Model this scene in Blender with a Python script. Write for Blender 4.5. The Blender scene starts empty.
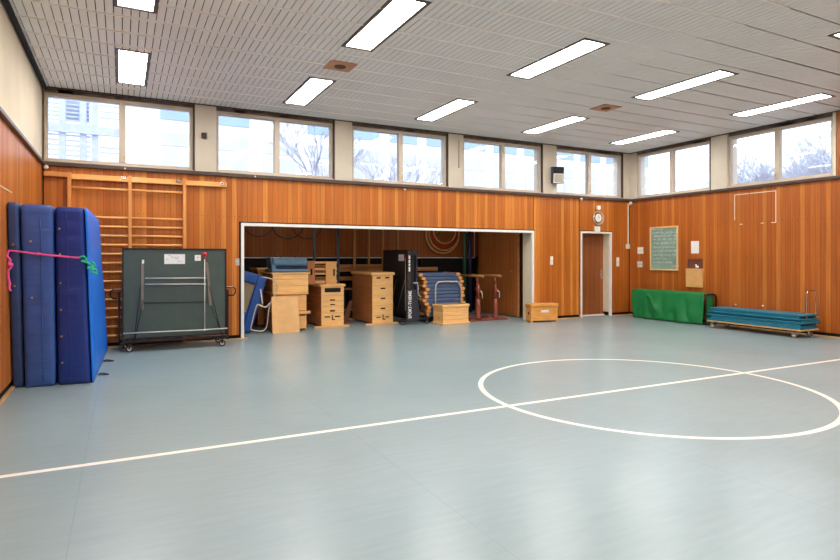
import bpy, bmesh, math, random
from mathutils import Vector, Matrix, noise
random.seed(7)
PI = math.pi
S = bpy.context.scene
COL = S.collection
# ------------------------------------------------------------------ camera model and room measures
F, YAW, V0, EYE = 575.8, math.radians(27.337), 257.6, 1.5
XL, XR, YB, YF = -1.133, 11.857, 10.928, -1.42
ZC, ZL = 4.241, 2.972
YR, RXL, RXR = 13.9, 1.3, 9.05            # storage recess
def ray(u, v):
    s, c = math.sin(YAW), math.cos(YAW); a = (u-420)/F
    return s+a*c, c-a*s, -(v-V0)/F
def at_y(u, v, Y):
    d = ray(u, v); t = Y/d[1]; return Vector((d[0]*t, Y, EYE+d[2]*t))
def at_x(u, v, X):
    d = ray(u, v); t = X/d[0]; return Vector((X, d[1]*t, EYE+d[2]*t))
def at_z(u, v, Z):
    d = ray(u, v); t = (Z-EYE)/d[2]; return Vector((d[0]*t, d[1]*t, Z))
cam_d = bpy.data.cameras.new('camera'); cam = bpy.data.objects.new('camera', cam_d); COL.objects.link(cam)
cam.location = (0, 0, EYE); cam.rotation_euler = (PI/2, 0, -YAW)
cam_d.sensor_width = 36; cam_d.lens = F/840*36; cam_d.shift_y = -(280-V0)/840
cam_d.clip_start = .05; cam_d.clip_end = 300
S.camera = cam
S.view_settings.view_transform = 'Standard'; S.view_settings.look = 'None'
S.view_settings.gamma = 1; S.view_settings.exposure = 0; S.view_settings.use_curve_mapping = False
S.cycles.use_denoising = True
S.cycles.max_bounces = 8; S.cycles.diffuse_bounces = 5; S.cycles.transparent_max_bounces = 16
S.cycles.sample_clamp_indirect = 6
# ------------------------------------------------------------------ materials
def lin(r, g, b):
    f = lambda c: (c/255/12.92) if c/255 <= .04045 else ((c/255+.055)/1.055)**2.4
    return (f(r), f(g), f(b), 1)
def new_mat(name):
    m = bpy.data.materials.new(name); m.use_nodes = True
    nt = m.node_tree; return m, nt, nt.nodes['Principled BSDF']
def mat(name, rgb, rough=.5, metal=0, var=.12, scale=6, spec=.5, bump=0, stretch=(1, 1, 1), emit=0):
    """plain surface with a little procedural mottling"""
    m, nt, b = new_mat(name); N = nt.nodes.new; L = nt.links.new
    c = lin(*rgb)
    tc = N('ShaderNodeTexCoord'); mp = N('ShaderNodeMapping'); mp.inputs['Scale'].default_value = stretch
    nz = N('ShaderNodeTexNoise'); nz.inputs['Scale'].default_value = scale; nz.inputs['Detail'].default_value = 4
    L(tc.outputs['Object'], mp.inputs['Vector']); L(mp.outputs[0], nz.inputs['Vector'])
    r = N('ShaderNodeValToRGB'); L(nz.outputs['Fac'], r.inputs['Fac'])
    r.color_ramp.elements[0].position = .3; r.color_ramp.elements[1].position = .7
    r.color_ramp.elements[0].color = tuple(x*(1-var) for x in c[:3])+(1,)
    r.color_ramp.elements[1].color = tuple(min(1, x*(1+var)) for x in c[:3])+(1,)
    L(r.outputs['Color'], b.inputs['Base Color'])
    b.inputs['Roughness'].default_value = rough; b.inputs['Metallic'].default_value = metal
    b.inputs['Specular IOR Level'].default_value = spec
    if bump:
        bp = N('ShaderNodeBump'); bp.inputs['Strength'].default_value = bump; bp.inputs['Distance'].default_value = .01
        L(nz.outputs['Fac'], bp.inputs['Height']); L(bp.outputs[0], b.inputs['Normal'])
    if emit:
        b.inputs['Emission Color'].default_value = (1, .97, .92, 1); b.inputs['Emission Strength'].default_value = emit
    return m
def plank_mat(name, axis, cols, w=.0935, rough=.38, seam=True, grain=.36):
    """vertical board panelling: a tone per board, grain, dark joints, a line of nail heads"""
    m, nt, b = new_mat(name); N = nt.nodes.new; L = nt.links.new
    def M(op, a, bb=None, c=None):
        n = N('ShaderNodeMath'); n.operation = op
        for i, x in enumerate((a, bb, c)):
            if x is None: continue
            if isinstance(x, (int, float)): n.inputs[i].default_value = x
            else: L(x, n.inputs[i])
        return n.outputs[0]
    tc = N('ShaderNodeTexCoord'); sp = N('ShaderNodeSeparateXYZ'); L(tc.outputs['Object'], sp.inputs[0])
    h = sp.outputs['XY'.index(axis)]; z = sp.outputs[2]
    q = M('DIVIDE', h, w); idn = M('FLOOR', q); fr = M('FRACT', q)
    # the boards change at the mid-height joint
    idr = idn
    wn = N('ShaderNodeTexWhiteNoise'); wn.noise_dimensions = '1D'; L(idr if seam else idn, wn.inputs['W'])
    cr = N('ShaderNodeValToRGB'); L(wn.outputs['Value'], cr.inputs['Fac'])
    e = cr.color_ramp.elements
    while len(e) < len(cols): e.new(.5)
    for i, c in enumerate(cols): e[i].position = i/(len(cols)-1); e[i].color = lin(*c)
    mp = N('ShaderNodeMapping'); mp.inputs['Scale'].default_value = (34, 34, 1.3); L(tc.outputs['Object'], mp.inputs['Vector'])
    ad = N('ShaderNodeVectorMath'); ad.operation = 'ADD'; L(mp.outputs[0], ad.inputs[0])
    cb = N('ShaderNodeCombineXYZ'); L(M('MULTIPLY', idn, 3.7), cb.inputs[2]); L(cb.outputs[0], ad.inputs[1])
    nz = N('ShaderNodeTexNoise'); nz.inputs['Scale'].default_value = 1; nz.inputs['Detail'].default_value = 5; L(ad.outputs[0], nz.inputs['Vector'])
    big = N('ShaderNodeTexNoise'); big.inputs['Scale'].default_value = .7; L(tc.outputs['Object'], big.inputs['Vector'])
    g = M('MULTIPLY_ADD', nz.outputs['Fac'], grain*2, 1-grain)
    g = M('MULTIPLY', g, M('MULTIPLY_ADD', big.outputs['Fac'], .3, .85))
    edge = M('MINIMUM', fr, M('SUBTRACT', 1, fr))
    gr = M('MULTIPLY_ADD', M('GREATER_THAN', edge, .035), .5, .5)
    tot = M('MULTIPLY', g, gr)
    if seam:   # nail heads
        nx = M('LESS_THAN', M('ABSOLUTE', M('SUBTRACT', fr, .5)), .07)
        nzz = M('MAXIMUM', M('LESS_THAN', M('ABSOLUTE', M('SUBTRACT', z, 1.5)), .008), M('LESS_THAN', M('ABSOLUTE', M('SUBTRACT', z, 2.25)), .008))
        tot = M('MULTIPLY', tot, M('MULTIPLY_ADD', M('MULTIPLY', nx, nzz), -.6, 1))
    mx = N('ShaderNodeVectorMath'); mx.operation = 'SCALE'; L(cr.outputs['Color'], mx.inputs[0]); L(tot, mx.inputs['Scale'])
    L(mx.outputs[0], b.inputs['Base Color'])
    b.inputs['Roughness'].default_value = rough; b.inputs['Specular IOR Level'].default_value = .35
    bp = N('ShaderNodeBump'); bp.inputs['Strength'].default_value = .3; bp.inputs['Distance'].default_value = .004
    L(gr, bp.inputs['Height']); L(bp.outputs[0], b.inputs['Normal'])
    return m
def wood(name, rgb, rough=.4, ax=(1, 12, 12), var=.22):
    return mat(name, rgb, rough, var=var, scale=3, stretch=ax)
def floor_mat():
    m, nt, b = new_mat('blue_grey_linoleum'); N = nt.nodes.new; L = nt.links.new
    def M(op, a, bb=None, c=None):
        n = N('ShaderNodeMath'); n.operation = op
        for i, x in enumerate((a, bb, c)):
            if x is None: continue
            if isinstance(x, (int, float)): n.inputs[i].default_value = x
            else: L(x, n.inputs[i])
        return n.outputs[0]
    tc = N('ShaderNodeTexCoord'); sp = N('ShaderNodeSeparateXYZ'); L(tc.outputs['Object'], sp.inputs[0])
    x, y = sp.outputs[0], sp.outputs[1]
    cx, cy, R, hw = 5.33, 4.715, 1.86, .03
    dx = M('SUBTRACT', x, cx); dy = M('SUBTRACT', y, cy)
    rr = M('SQRT', M('ADD', M('MULTIPLY', dx, dx), M('MULTIPLY', dy, dy)))
    ring = M('LESS_THAN', M('ABSOLUTE', M('SUBTRACT', rr, R)), hw)
    line = M('LESS_THAN', M('ABSOLUTE', M('SUBTRACT', y, M('MULTIPLY_ADD', x, -.0125, 4.81))), hw)
    mk = M('MAXIMUM', ring, line)
    seam = M('LESS_THAN', M('ABSOLUTE', M('SUBTRACT', M('FRACT', M('DIVIDE', M('ADD', x, 1.25), 2.0)), .5)), .0012)
    n1 = N('ShaderNodeTexNoise'); n1.inputs['Scale'].default_value = .6; n1.inputs['Detail'].default_value = 2; L(tc.outputs['Object'], n1.inputs['Vector'])
    mp = N('ShaderNodeMapping'); mp.inputs['Scale'].default_value = (3, 22, 1); L(tc.outputs['Object'], mp.inputs['Vector'])
    n2 = N('ShaderNodeTexNoise'); n2.inputs['Scale'].default_value = 1; n2.inputs['Detail'].default_value = 6; L(mp.outputs[0], n2.inputs['Vector'])
    f = M('ADD', M('MULTIPLY', n1.outputs['Fac'], .6), M('MULTIPLY', n2.outputs['Fac'], .4))
    r = N('ShaderNodeValToRGB'); L(f, r.inputs['Fac'])
    r.color_ramp.elements[0].position = .35; r.color_ramp.elements[0].color = lin(*FLOOR_A)
    r.color_ramp.elements[1].position = .65; r.color_ramp.elements[1].color = lin(*FLOOR_B)
    s1 = N('ShaderNodeMix'); s1.data_type = 'RGBA'; L(seam, s1.inputs['Factor']); L(r.outputs['Color'], s1.inputs['A']); s1.inputs['B'].default_value = lin(132, 150, 152)
    s2 = N('ShaderNodeMix'); s2.data_type = 'RGBA'; L(mk, s2.inputs['Factor']); L(s1.outputs['Result'], s2.inputs['A']); s2.inputs['B'].default_value = lin(238, 236, 228)
    L(s2.outputs['Result'], b.inputs['Base Color'])
    b.inputs['Roughness'].default_value = .27
    b.inputs['Specular IOR Level'].default_value = .5
    return m
def glass_mat():
    m, nt, b = new_mat('window_glass'); N = nt.nodes.new; L = nt.links.new
    nt.nodes.remove(b)
    tr = N('ShaderNodeBsdfTransparent'); tr.inputs[0].default_value = (.93, .95, 1, 1)
    gl = N('ShaderNodeBsdfGlossy'); gl.inputs['Roughness'].default_value = .02
    fr = N('ShaderNodeFresnel'); fr.inputs[0].default_value = 1.3
    mx = N('ShaderNodeMixShader'); L(fr.outputs[0], mx.inputs[0]); L(tr.outputs[0], mx.inputs[1]); L(gl.outputs[0], mx.inputs[2])
    L(mx.outputs[0], nt.nodes['Material Output'].inputs['Surface'])
    return m
FLOOR_A, FLOOR_B = (137, 156, 161), (146, 165, 170)
WALL_B = [(172, 92, 31), (188, 107, 39), (183, 101, 36), (195, 115, 44), (210, 133, 57), (177, 96, 34)]
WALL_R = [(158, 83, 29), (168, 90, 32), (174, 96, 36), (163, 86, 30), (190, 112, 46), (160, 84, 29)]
M_ = dict(
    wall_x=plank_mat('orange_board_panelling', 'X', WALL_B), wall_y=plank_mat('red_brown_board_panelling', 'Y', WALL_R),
    wall_l=plank_mat('left_board_panelling', 'Y', WALL_B),
    rear=plank_mat('store_panelling', 'X', [(150, 88, 42), (166, 100, 50), (158, 94, 46)], seam=False),
    leafw=plank_mat('door_leaf_veneer', 'Y', [(160, 94, 46), (184, 112, 56), (172, 102, 50)], w=.16, seam=False),
    doorw=plank_mat('door_veneer', 'X', [(138, 76, 38), (158, 92, 46), (148, 84, 42)], w=.17, seam=False),
    plaster=mat('beige_plaster', (226, 212, 188), .8, var=.05, scale=2, bump=.1),
    pillar=mat('beige_painted_concrete', (208, 198, 180), .7, var=.05, scale=3),
    jamb=mat('cream_painted_jamb', (226, 215, 188), .55, var=.03), white=mat('white_paint', (236, 234, 228), .45, var=.03),
    black=mat('black_gap', (10, 9, 9), .8), ledge=mat('dark_brown_ledge', (74, 58, 52), .35, var=.1),
    ledge_grey=mat('grey_lacquered_ledge', (150, 148, 150), .25, var=.08),
    frame=mat('taupe_window_frame', (190, 176, 158), .5, var=.05), housing=mat('brown_grey_blind_housing', (104, 94, 84), .6, var=.3, scale=9), frame_dk=mat('dark_window_seal', (60, 50, 46), .6),
    ceil=mat('ceiling_strip_lacquer', (233, 231, 226), .5, var=.04, scale=1), ceil_bar_glint=mat('ceiling_tee_bar_glint', (246, 242, 234), .5, var=.04),
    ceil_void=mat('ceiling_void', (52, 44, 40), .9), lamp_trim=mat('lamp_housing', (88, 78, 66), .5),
    lamp=mat('lamp_diffuser', (255, 252, 245), .5, emit=28.0, var=0),
    prop=wood('shaded_prop_wood', (118, 74, 46), .5, ax=(10, 10, 1)), fill_store=mat('store_fill_diffuser', (255, 252, 245), .5, emit=9.0, var=0),  # prop wood darkened to carry its shading; store lamp is added fill
    vent=mat('orange_vent_plate', (196, 142, 106), .6), vent_dk=mat('vent_mesh', (84, 62, 48), .7),
    skirt=wood('pale_skirting_wood', (206, 160, 104), ax=(1, 1, 12)),
    bars=wood('wall_bar_wood', (222, 150, 80), .35, ax=(12, 12, 1), var=.12), rung=wood('rung_wood', (240, 178, 104), .3, ax=(1, 12, 12), var=.12),
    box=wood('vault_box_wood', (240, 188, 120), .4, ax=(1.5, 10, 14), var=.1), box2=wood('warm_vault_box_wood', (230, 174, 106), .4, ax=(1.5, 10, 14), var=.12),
    box_side_shade=wood('vault_box_shaded_side', (186, 118, 68), .4, ax=(10, 1.5, 14), var=.12),  # same wood, darkened to paint in the shade on the side faces
    pale=wood('pale_board', (226, 176, 116), .5, ax=(2, 2, 3), var=.06), pole=wood('pole_wood', (186, 134, 72), .4, ax=(12, 12, 1)),
    beam=wood('beam_wood', (186, 132, 76), .45), chest=wood('chest_wood', (226, 158, 80), .4, ax=(1.5, 10, 12), var=.16),
    chrome=mat('chrome', (200, 198, 196), .22, metal=1, var=.03), steel=mat('painted_steel_tube', (206, 200, 192), .35, metal=.3),
    rubber=mat('black_rubber', (24, 24, 26), .6), blackm=mat('black_metal', (26, 26, 30), .4, spec=.4),
    ttgreen=mat('table_underside_green', (66, 80, 74), .55, var=.06), ttdark=mat('table_underside_black', (46, 40, 38), .5), ttnavy=mat('table_navy_edge', (38, 41, 54), .4),
    taupe=mat('taupe_metal_leg', (126, 112, 100), .45), paper=mat('paper', (232, 230, 226), .8, var=.04), ink=mat('print_ink', (120, 116, 118), .8), red=mat('red_plastic', (196, 30, 44), .35),
    mat_dk=mat('dark_blue_vinyl', (48, 70, 118), .42, var=.1, bump=.6, scale=3.5, stretch=(1, 1, 6)), mat_md=mat('mid_blue_vinyl', (54, 86, 156), .42, var=.06, bump=.6, scale=3.5, stretch=(1, 1, 6)),
    mat_nv=mat('indigo_vinyl', (22, 50, 130), .38, var=.08, bump=.6, scale=3.5, stretch=(1, 1, 6)), mat_br=mat('bright_blue_vinyl', (0, 112, 226), .45, var=.06, bump=.1),
    eyelet=mat('brass_eyelet', (190, 160, 90), .35, metal=.8), pink=mat('pink_strap', (232, 84, 158), .6, bump=.2, scale=60), green=mat('green_cord', (40, 180, 130), .6, scale=60),
    blue_pad=mat('blue_trampoline_pad', (24, 78, 156), .4, var=.08), bed=mat('beige_trampoline_bed', (150, 132, 108), .7, scale=80), 
    roll=mat('steel_blue_mat', (100, 136, 166), .5, var=.06), roll_dk=mat('navy_mat_edge', (30, 40, 84), .5),
    layer=mat('slate_blue_mat', (78, 100, 138), .55, var=.14, scale=8, stretch=(1, 1, 6)), knobw=wood('round_wood_end', (232, 166, 96), .4, ax=(4, 4, 4), var=.12),
    teal=mat('teal_vinyl_mat', (14, 112, 138), .45, var=.12, scale=5, bump=.1), rust=mat('red_brown_enamel', (136, 66, 50), .4), rail=wood('varnished_rail', (150, 100, 52), .3),
    cloth=mat('green_cover_fabric', (0, 118, 58), .5, var=.08, scale=4), board=mat('green_chalkboard', (130, 156, 143), .7, var=.18, scale=5), chalk=mat('white_chalk', (214, 222, 212), .9),
    bfr=wood('light_wood_frame', (228, 192, 134), .5, ax=(4, 4, 4), var=.06), cup=wood('cupboard_ply', (218, 168, 104), .5, ax=(2, 2, 3), var=.05), cup_in=mat('cupboard_inside', (112, 66, 54), .6),
    switch=mat('cream_switch_plastic', (226, 214, 190), .4, var=.02), switch_g=mat('grey_switch', (176, 172, 168), .4, var=.02), sign=mat('pale_sign', (222, 240, 234), .4, var=.02),
    face=mat('clock_face', (226, 226, 214), .4, var=.02), hoopw=wood('hoop_wood', (226, 180, 120), .4, ax=(3, 3, 3)), hoopr=mat('red_hoop', (206, 48, 44), .4), hoopk=mat('dark_hoop', (44, 34, 34), .5),
    pole_b=mat('blue_grey_pole', (64, 82, 104), .4), pole_g=mat('green_pole', (34, 92, 66), .4), pole_n=mat('navy_pole', (36, 40, 78), .4),
    facade=mat('white_facade', (238, 240, 246), .8, var=.02), fwin=mat('sky_blue_glazing', (158, 184, 212), .4, var=.05, scale=1), fwin2=mat('lavender_glazing', (204, 208, 218), .4, var=.08, scale=1),
    fsteel=mat('galvanised_stair', (190, 200, 218), .6, var=.1), bark=mat('hazed_bark', (178, 182, 194), .9), bark_dk=mat('hazed_bark_right', (208, 212, 224), .9), ground=mat('outside_paving', (170, 170, 172), .9, scale=2),  # bark colours paled to carry the outdoor glare and haze
    tag=mat('label_white', (220, 214, 200), .6, var=.1, scale=40), grille=mat('speaker_grille', (188, 182, 168), .6, var=.1, scale=80), spk=mat('speaker_case', (58, 62, 84), .4), spk_dk=mat('speaker_panel', (16, 16, 26), .4),
    floor=floor_mat(), glass=glass_mat(),
)
M_['plaster'].node_tree.nodes['Principled BSDF'].inputs['Specular IOR Level'].default_value = .2
# ------------------------------------------------------------------ mesh helpers
class MB:
    def __init__(s): s.bm = bmesh.new()
    def box(s, a, b, R=None):
        x0, y0, z0 = [min(p, q) for p, q in zip(a, b)]; x1, y1, z1 = [max(p, q) for p, q in zip(a, b)]
        c = [(x0, y0, z0), (x1, y0, z0), (x1, y1, z0), (x0, y1, z0), (x0, y0, z1), (x1, y0, z1), (x1, y1, z1), (x0, y1, z1)]
        return s.hexa(c, R)
    def hexa(s, c, R=None):
        vs = [s.bm.verts.new((R @ Vector(p)) if R else p) for p in c]
        for f in ((0, 3, 2, 1), (4, 5, 6, 7), (0, 1, 5, 4), (1, 2, 6, 5), (2, 3, 7, 6), (3, 0, 4, 7)):
            s.bm.faces.new([vs[i] for i in f])
        return s
    def tube(s, pts, r, n=10, closed=False, r2=None):
        pts = [Vector(p) for p in pts]; k = len(pts); rings = []
        up = None
        for i, p in enumerate(pts):
            if closed: t = pts[(i+1) % k]-pts[i-1]
            else: t = (pts[min(i+1, k-1)]-pts[max(i-1, 0)])
            t.normalize()
            if up is None:
                up = Vector((0, 0, 1)) if abs(t.z) < .9 else Vector((1, 0, 0))
            a = (up - t*up.dot(t)); a.normalize(); up = a; b = t.cross(a)
            rad = r if r2 is None else r+(r2-r)*i/(k-1)
            rings.append([s.bm.verts.new(p+a*rad*math.cos(2*PI*j/n)+b*rad*math.sin(2*PI*j/n)) for j in range(n)])
        m = k if closed else k-1
        for i in range(m):
            A, B = rings[i], rings[(i+1) % k]
            for j in range(n):
                f = s.bm.faces.new((A[j], A[(j+1) % n], B[(j+1) % n], B[j])); f.smooth = True
        if not closed:
            s.bm.faces.new(list(reversed(rings[0]))); s.bm.faces.new(rings[-1])
        return s
    def disc(s, c, axis, r, h, n=24, r2=None):
        c = Vector(c); a = Vector(axis).normalized()
        return s.tube([c-a*h/2, c+a*h/2], r, n, r2=r2)
    def ball(s, c, r, sc=(1, 1, 1)):
        bmesh.ops.create_uvsphere(s.bm, u_segments=14, v_segments=9, radius=1, matrix=Matrix.Translation(c) @ Matrix.Diagonal((r*sc[0], r*sc[1], r*sc[2], 1)))
        for f in s.bm.faces: f.smooth = True
        return s
    def prism(s, prof, a, b, fn):
        A = [s.bm.verts.new(fn(p, a)) for p in prof]; B = [s.bm.verts.new(fn(p, b)) for p in prof]; n = len(prof)
        for i in range(n): s.bm.faces.new((A[i], A[(i+1) % n], B[(i+1) % n], B[i]))
        s.bm.faces.new(list(reversed(A))); s.bm.faces.new(B)
        return s
    def build(s, name, m, parent=None, bevel=0, smooth=False, seg=2):
        bmesh.ops.recalc_face_normals(s.bm, faces=s.bm.faces)
        me = bpy.data.meshes.new(name); s.bm.to_mesh(me); s.bm.free()
        if isinstance(m, str): m = M_[m]
        me.materials.append(m); o = bpy.data.objects.new(name, me); COL.objects.link(o)
        if smooth:
            for p in me.polygons: p.use_smooth = True
        if parent is not None:
            o.parent = parent; o.matrix_parent_inverse = Matrix.Identity(4)
            o.matrix_local = parent_inv(parent)
        if bevel:
            md = o.modifiers.new('edge_rounding', 'BEVEL'); md.width = bevel; md.segments = seg; md.limit_method = 'ANGLE'
        return o
WORLD = {}
def parent_inv(p):
    """parts are modelled in world coordinates; this puts them into the thing's own frame"""
    m = p.matrix_local.copy(); q = p
    if p.type == 'EMPTY':
        m = Matrix.LocRotScale(p.location, p.rotation_euler, p.scale)
    return (WORLD.get(p.name, m)).inverted()
def tag(o, label, cat, group=None):
    o['label'] = label; o['category'] = cat
    if group: o['group'] = group
    return o
def thing(name, label, cat, loc, rz=0, group=None):
    o = bpy.data.objects.new(name, None); COL.objects.link(o); o.location = loc; o.rotation_euler = (0, 0, rz)
    o.empty_display_size = .1
    WORLD[o.name] = Matrix.LocRotScale(Vector(loc), None, None) @ Matrix.Identity(4)   # parts are modelled unrotated at loc
    return tag(o, label, cat, group)
def sub(parent_mesh, mb, name, m, **k):
    """a sub-part of a part (both modelled in the same frame)"""
    o = mb.build(name, m, None, **k); o.parent = parent_mesh; o.matrix_parent_inverse = Matrix.Identity(4)
    return o
def struct(o): o['kind'] = 'structure'; return o
def copy_tree(o, parent=None):
    c = o.copy(); COL.objects.link(c)
    if parent: c.parent = parent
    for ch in [x for x in list(bpy.data.objects) if x.parent == o]: copy_tree(ch, c)
    return c
def soft_box(c8, seg, puff=.01, wr=.006, fr=5, rnd=.02, seed=0):
    """padded slab: c8 = corners (bottom 4 ccw, top 4), wrinkled and puffed"""
    mb = MB(); bm = mb.bm; c = [Vector(p) for p in c8]
    cen = sum(c, Vector())/8
    def tri(a, b, d):
        lo = (c[0]*(1-a)+c[1]*a)*(1-b)+(c[3]*(1-a)+c[2]*a)*b
        hi = (c[4]*(1-a)+c[5]*a)*(1-b)+(c[7]*(1-a)+c[6]*a)*b
        return lo*(1-d)+hi*d
    size = [(c[1]-c[0]).length, (c[3]-c[0]).length, (c[4]-c[0]).length]
    ax = [(c[1]-c[0]).normalized(), (c[3]-c[0]).normalized(), (c[4]-c[0]).normalized()]
    cache = {}
    def vert(a, b, d):
        key = (round(a, 5), round(b, 5), round(d, 5))
        if key in cache: return cache[key]
        p = tri(a, b, d); prm = (a, b, d); off = Vector()
        near = [min(x, 1-x)*sz for x, sz in zip(prm, size)]
        on = [i for i in range(3) if near[i] < 1e-6]
        for i in on:
            sg = 1 if prm[i] > .5 else -1
            oth = [j for j in range(3) if j != i]
            bulge = min(1, min(near[j] for j in oth)/.08)
            off += ax[i]*sg*puff*bulge
            off += ax[i]*sg*wr*bulge*noise.noise(Vector((p.x*fr, p.y*fr, p.z*fr*3+seed)))
            if len(on) > 1: off -= ax[i]*sg*rnd*(1-1/math.sqrt(len(on)))
        v = bm.verts.new(p+off); cache[key] = v; return v
    def cuts(n, sz):
        e = min(.25, .02/sz); return [0, e]+[e+(1-2*e)*i/n for i in range(1, n)]+[1-e, 1]
    A, B, D = cuts(seg[0], size[0]), cuts(seg[1], size[1]), cuts(seg[2], size[2])
    def face(*v):
        try: f = bm.faces.new(v); f.smooth = True
        except ValueError: pass
    for i in range(len(A)-1):
        for j in range(len(B)-1):
            for k in (0, 1): face(vert(A[i], B[j], k), vert(A[i+1], B[j], k), vert(A[i+1], B[j+1], k), vert(A[i], B[j+1], k))
        for j in range(len(D)-1):
            for k in (0, 1): face(vert(A[i], k, D[j]), vert(A[i+1], k, D[j]), vert(A[i+1], k, D[j+1]), vert(A[i], k, D[j+1]))
    for i in range(len(B)-1):
        for j in range(len(D)-1):
            for k in (0, 1): face(vert(k, B[i], D[j]), vert(k, B[i+1], D[j]), vert(k, B[i+1], D[j+1]), vert(k, B[i], D[j+1]))
    return mb
def box8(x0, x1, y0, y1, z0, z1): return [(x0, y0, z0), (x1, y0, z0), (x1, y1, z0), (x0, y1, z0), (x0, y0, z1), (x1, y0, z1), (x1, y1, z1), (x0, y1, z1)]
def rotz8(c, a, p): R = Matrix.Translation(p) @ Matrix.Rotation(a, 4, 'Z') @ Matrix.Translation(-Vector(p)); return [R @ Vector(q) for q in c]
def smooth_path(pts, n=6, closed=False):
    P = [Vector(p) for p in pts]; out = []; k = len(P)
    for i in range(k if closed else k-1):
        if closed: a, b, c, d = P[i-1], P[i], P[(i+1) % k], P[(i+2) % k]
        else: a, b, c, d = P[max(i-1, 0)], P[i], P[i+1], P[min(i+2, k-1)]
        for j in range(n):
            t = j/n; out.append(.5*((2*b)+(c-a)*t+(2*a-5*b+4*c-d)*t*t+(3*b-3*c+d-a)*t**3))
    if not closed: out.append(P[-1])
    return out
def text_mesh(name, s, m, size, M4, parent, extr=.001):
    cu = bpy.data.curves.new(name, 'FONT'); cu.body = s; cu.size = size; cu.extrude = extr; cu.offset = size*.025; cu.align_x = 'CENTER'; cu.align_y = 'CENTER'
    t = bpy.data.objects.new(name, cu); COL.objects.link(t)
    dg = bpy.context.evaluated_depsgraph_get(); dg.update()
    me = bpy.data.meshes.new_from_object(t.evaluated_get(dg)); bpy.data.objects.remove(t)
    me.transform(M4); me.materials.clear(); me.materials.append(M_[m])
    o = bpy.data.objects.new(name, me); COL.objects.link(o)
    if parent is not None:
        o.parent = parent; o.matrix_parent_inverse = Matrix.Identity(4)
        if parent.type == 'EMPTY': o.matrix_local = parent_inv(parent)
    return o
FRONT = Matrix(((1, 0, 0, 0), (0, 0, -1, 0), (0, 1, 0, 0), (0, 0, 0, 1)))       # text facing -Y, upright
# ------------------------------------------------------------------ ROOM SHELL
T = .35
OX0, OX1, OZ = 1.94, 8.70, 2.14         # store opening (outer edge of white frame)
DX0, DX1, DZ = 10.165, 11.215, 2.16       # door opening
struct(MB().box((XL-T, YF-T, -.12), (XR+T, YR+.2, 0)).build('floor', 'floor'))
o = MB()
o.box((XL, YB, .08), (OX0-.015, YB+T, ZL))
o.box((OX0-.015, YB, OZ+.012), (8.675, YB+T, ZL))
o.box((8.695, YB, OZ+.012), (OX1+.012, YB+T, ZL))
o.box((OX1+.012, YB, .08), (10.12, YB+T, ZL))
o.box((10.14, YB, DZ+.012), (DX1+.015, YB+T, ZL)); o.box((10.14, YB, .08), (DX0-.012, YB+T, DZ+.012))
o.box((DX1+.015, YB, .08), (XR-.03, YB+T, ZL))
wb = struct(o.build('wall_back', 'wall_x'))
o = MB(); o.box((XL-.05, YB+.03, 0), (OX0-.02, YB+T-.02, ZL)).box((OX0-.03, YB+.03, OZ+.02), (OX1+.03, YB+T-.02, ZL)).box((OX1+.02, YB+.03, 0), (DX0-.02, YB+T-.02, ZL))
o.box((DX0-.03, YB+.03, DZ+.02), (DX1+.03, YB+T-.02, ZL)).box((DX1+.02, YB+.03, 0), (XR, YB+T-.02, ZL))
o.box((OX0-.035, YB-.003, .02), (OX0-.001, YB+.03, OZ+.02)).box((OX0-.035, YB-.003, OZ+.001), (OX1+.03, YB+.03, OZ+.022))
o.box((XL+.0005, YB-.004, .05), (XL+.022, YB+.03, ZL))
o.box((DX0-.02, YB-.002, DZ), (DX1+.03, YB+.03, DZ+.02)).box((XR-.032, YB-.003, .05), (XR, YB+.04, ZL))
sub(wb, o, 'shadow_gap', 'black')
# left wall
wl = struct(MB().box((XL-T, YF-T, .08), (XL, YB+T, ZL)).build('wall_left', 'wall_l'))
sub(wl, MB().box((XL-T, YF-T, ZL), (XL-.012, YB+T, ZC)), 'plaster', 'plaster')
sub(wl, MB().box((XL-T, YF-T, 0), (XL-.02, YB+T, .09)), 'shadow_gap', 'black')
# right wall
wr = struct(MB().box((XR, YF-T, .08), (XR+T, YB+T, ZL)).box((XR, YF-T, ZL), (XR+T, 5.985, ZC)).build('wall_right', 'wall_y'))
sub(wr, MB().box((XR+.02, YF-T, 0), (XR+T, YB+T, .09)), 'shadow_gap', 'black')
# front wall behind the camera
wf = struct(MB().box((XL-T, YF-T, 0), (XR+T, YF, ZL)).build('wall_front', 'wall_x'))
sub(wf, MB().box((XL-T, YF-T, ZL), (XR+T, YF-.01, ZC)), 'plaster', 'plaster')
# skirting strips
for i, (nm, a, b) in enumerate([('left', (XL, YF, 0), (XL+.035, YB, .022)), ('back', (XL+.035, YB-.035, 0), (OX0, YB, .022)), ('right', (XR-.035, YF, 0), (XR, YB, .022))]):
    o = MB().box(a, b)
    if nm == 'back': o.box((OX1, YB-.035, 0), (DX0, YB, .022)).box((DX1, YB-.035, 0), (XR-.035, YB, .022)).box((OX0-.05, YB-.06, 0), (OX0+.12, YB+.05, .018))
    struct(o.build('baseboard_'+nm, 'skirt', bevel=.004))
# ledges under the windows
struct(MB().box((XL, YB-.07, ZL-.002), (XR, YB+.02, ZL+.062)).build('trim_1', 'ledge', bevel=.006))
struct(MB().box((XR-.06, YF, ZL-.002), (XR+.02, YB-.07, ZL+.055)).build('trim_2', 'ledge', bevel=.006))
t3 = struct(MB().box((XL-.02, YF, ZL-.002), (XL+.05, YB-.07, ZL+.035)).build('trim_3', 'ledge', bevel=.006))
sub(t3, MB().box((XL-.02, YF, ZL+.035), (XL+.02, YB-.07, ZL+.085)), 'metal_capping', 'ledge_grey', bevel=.004)
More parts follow.
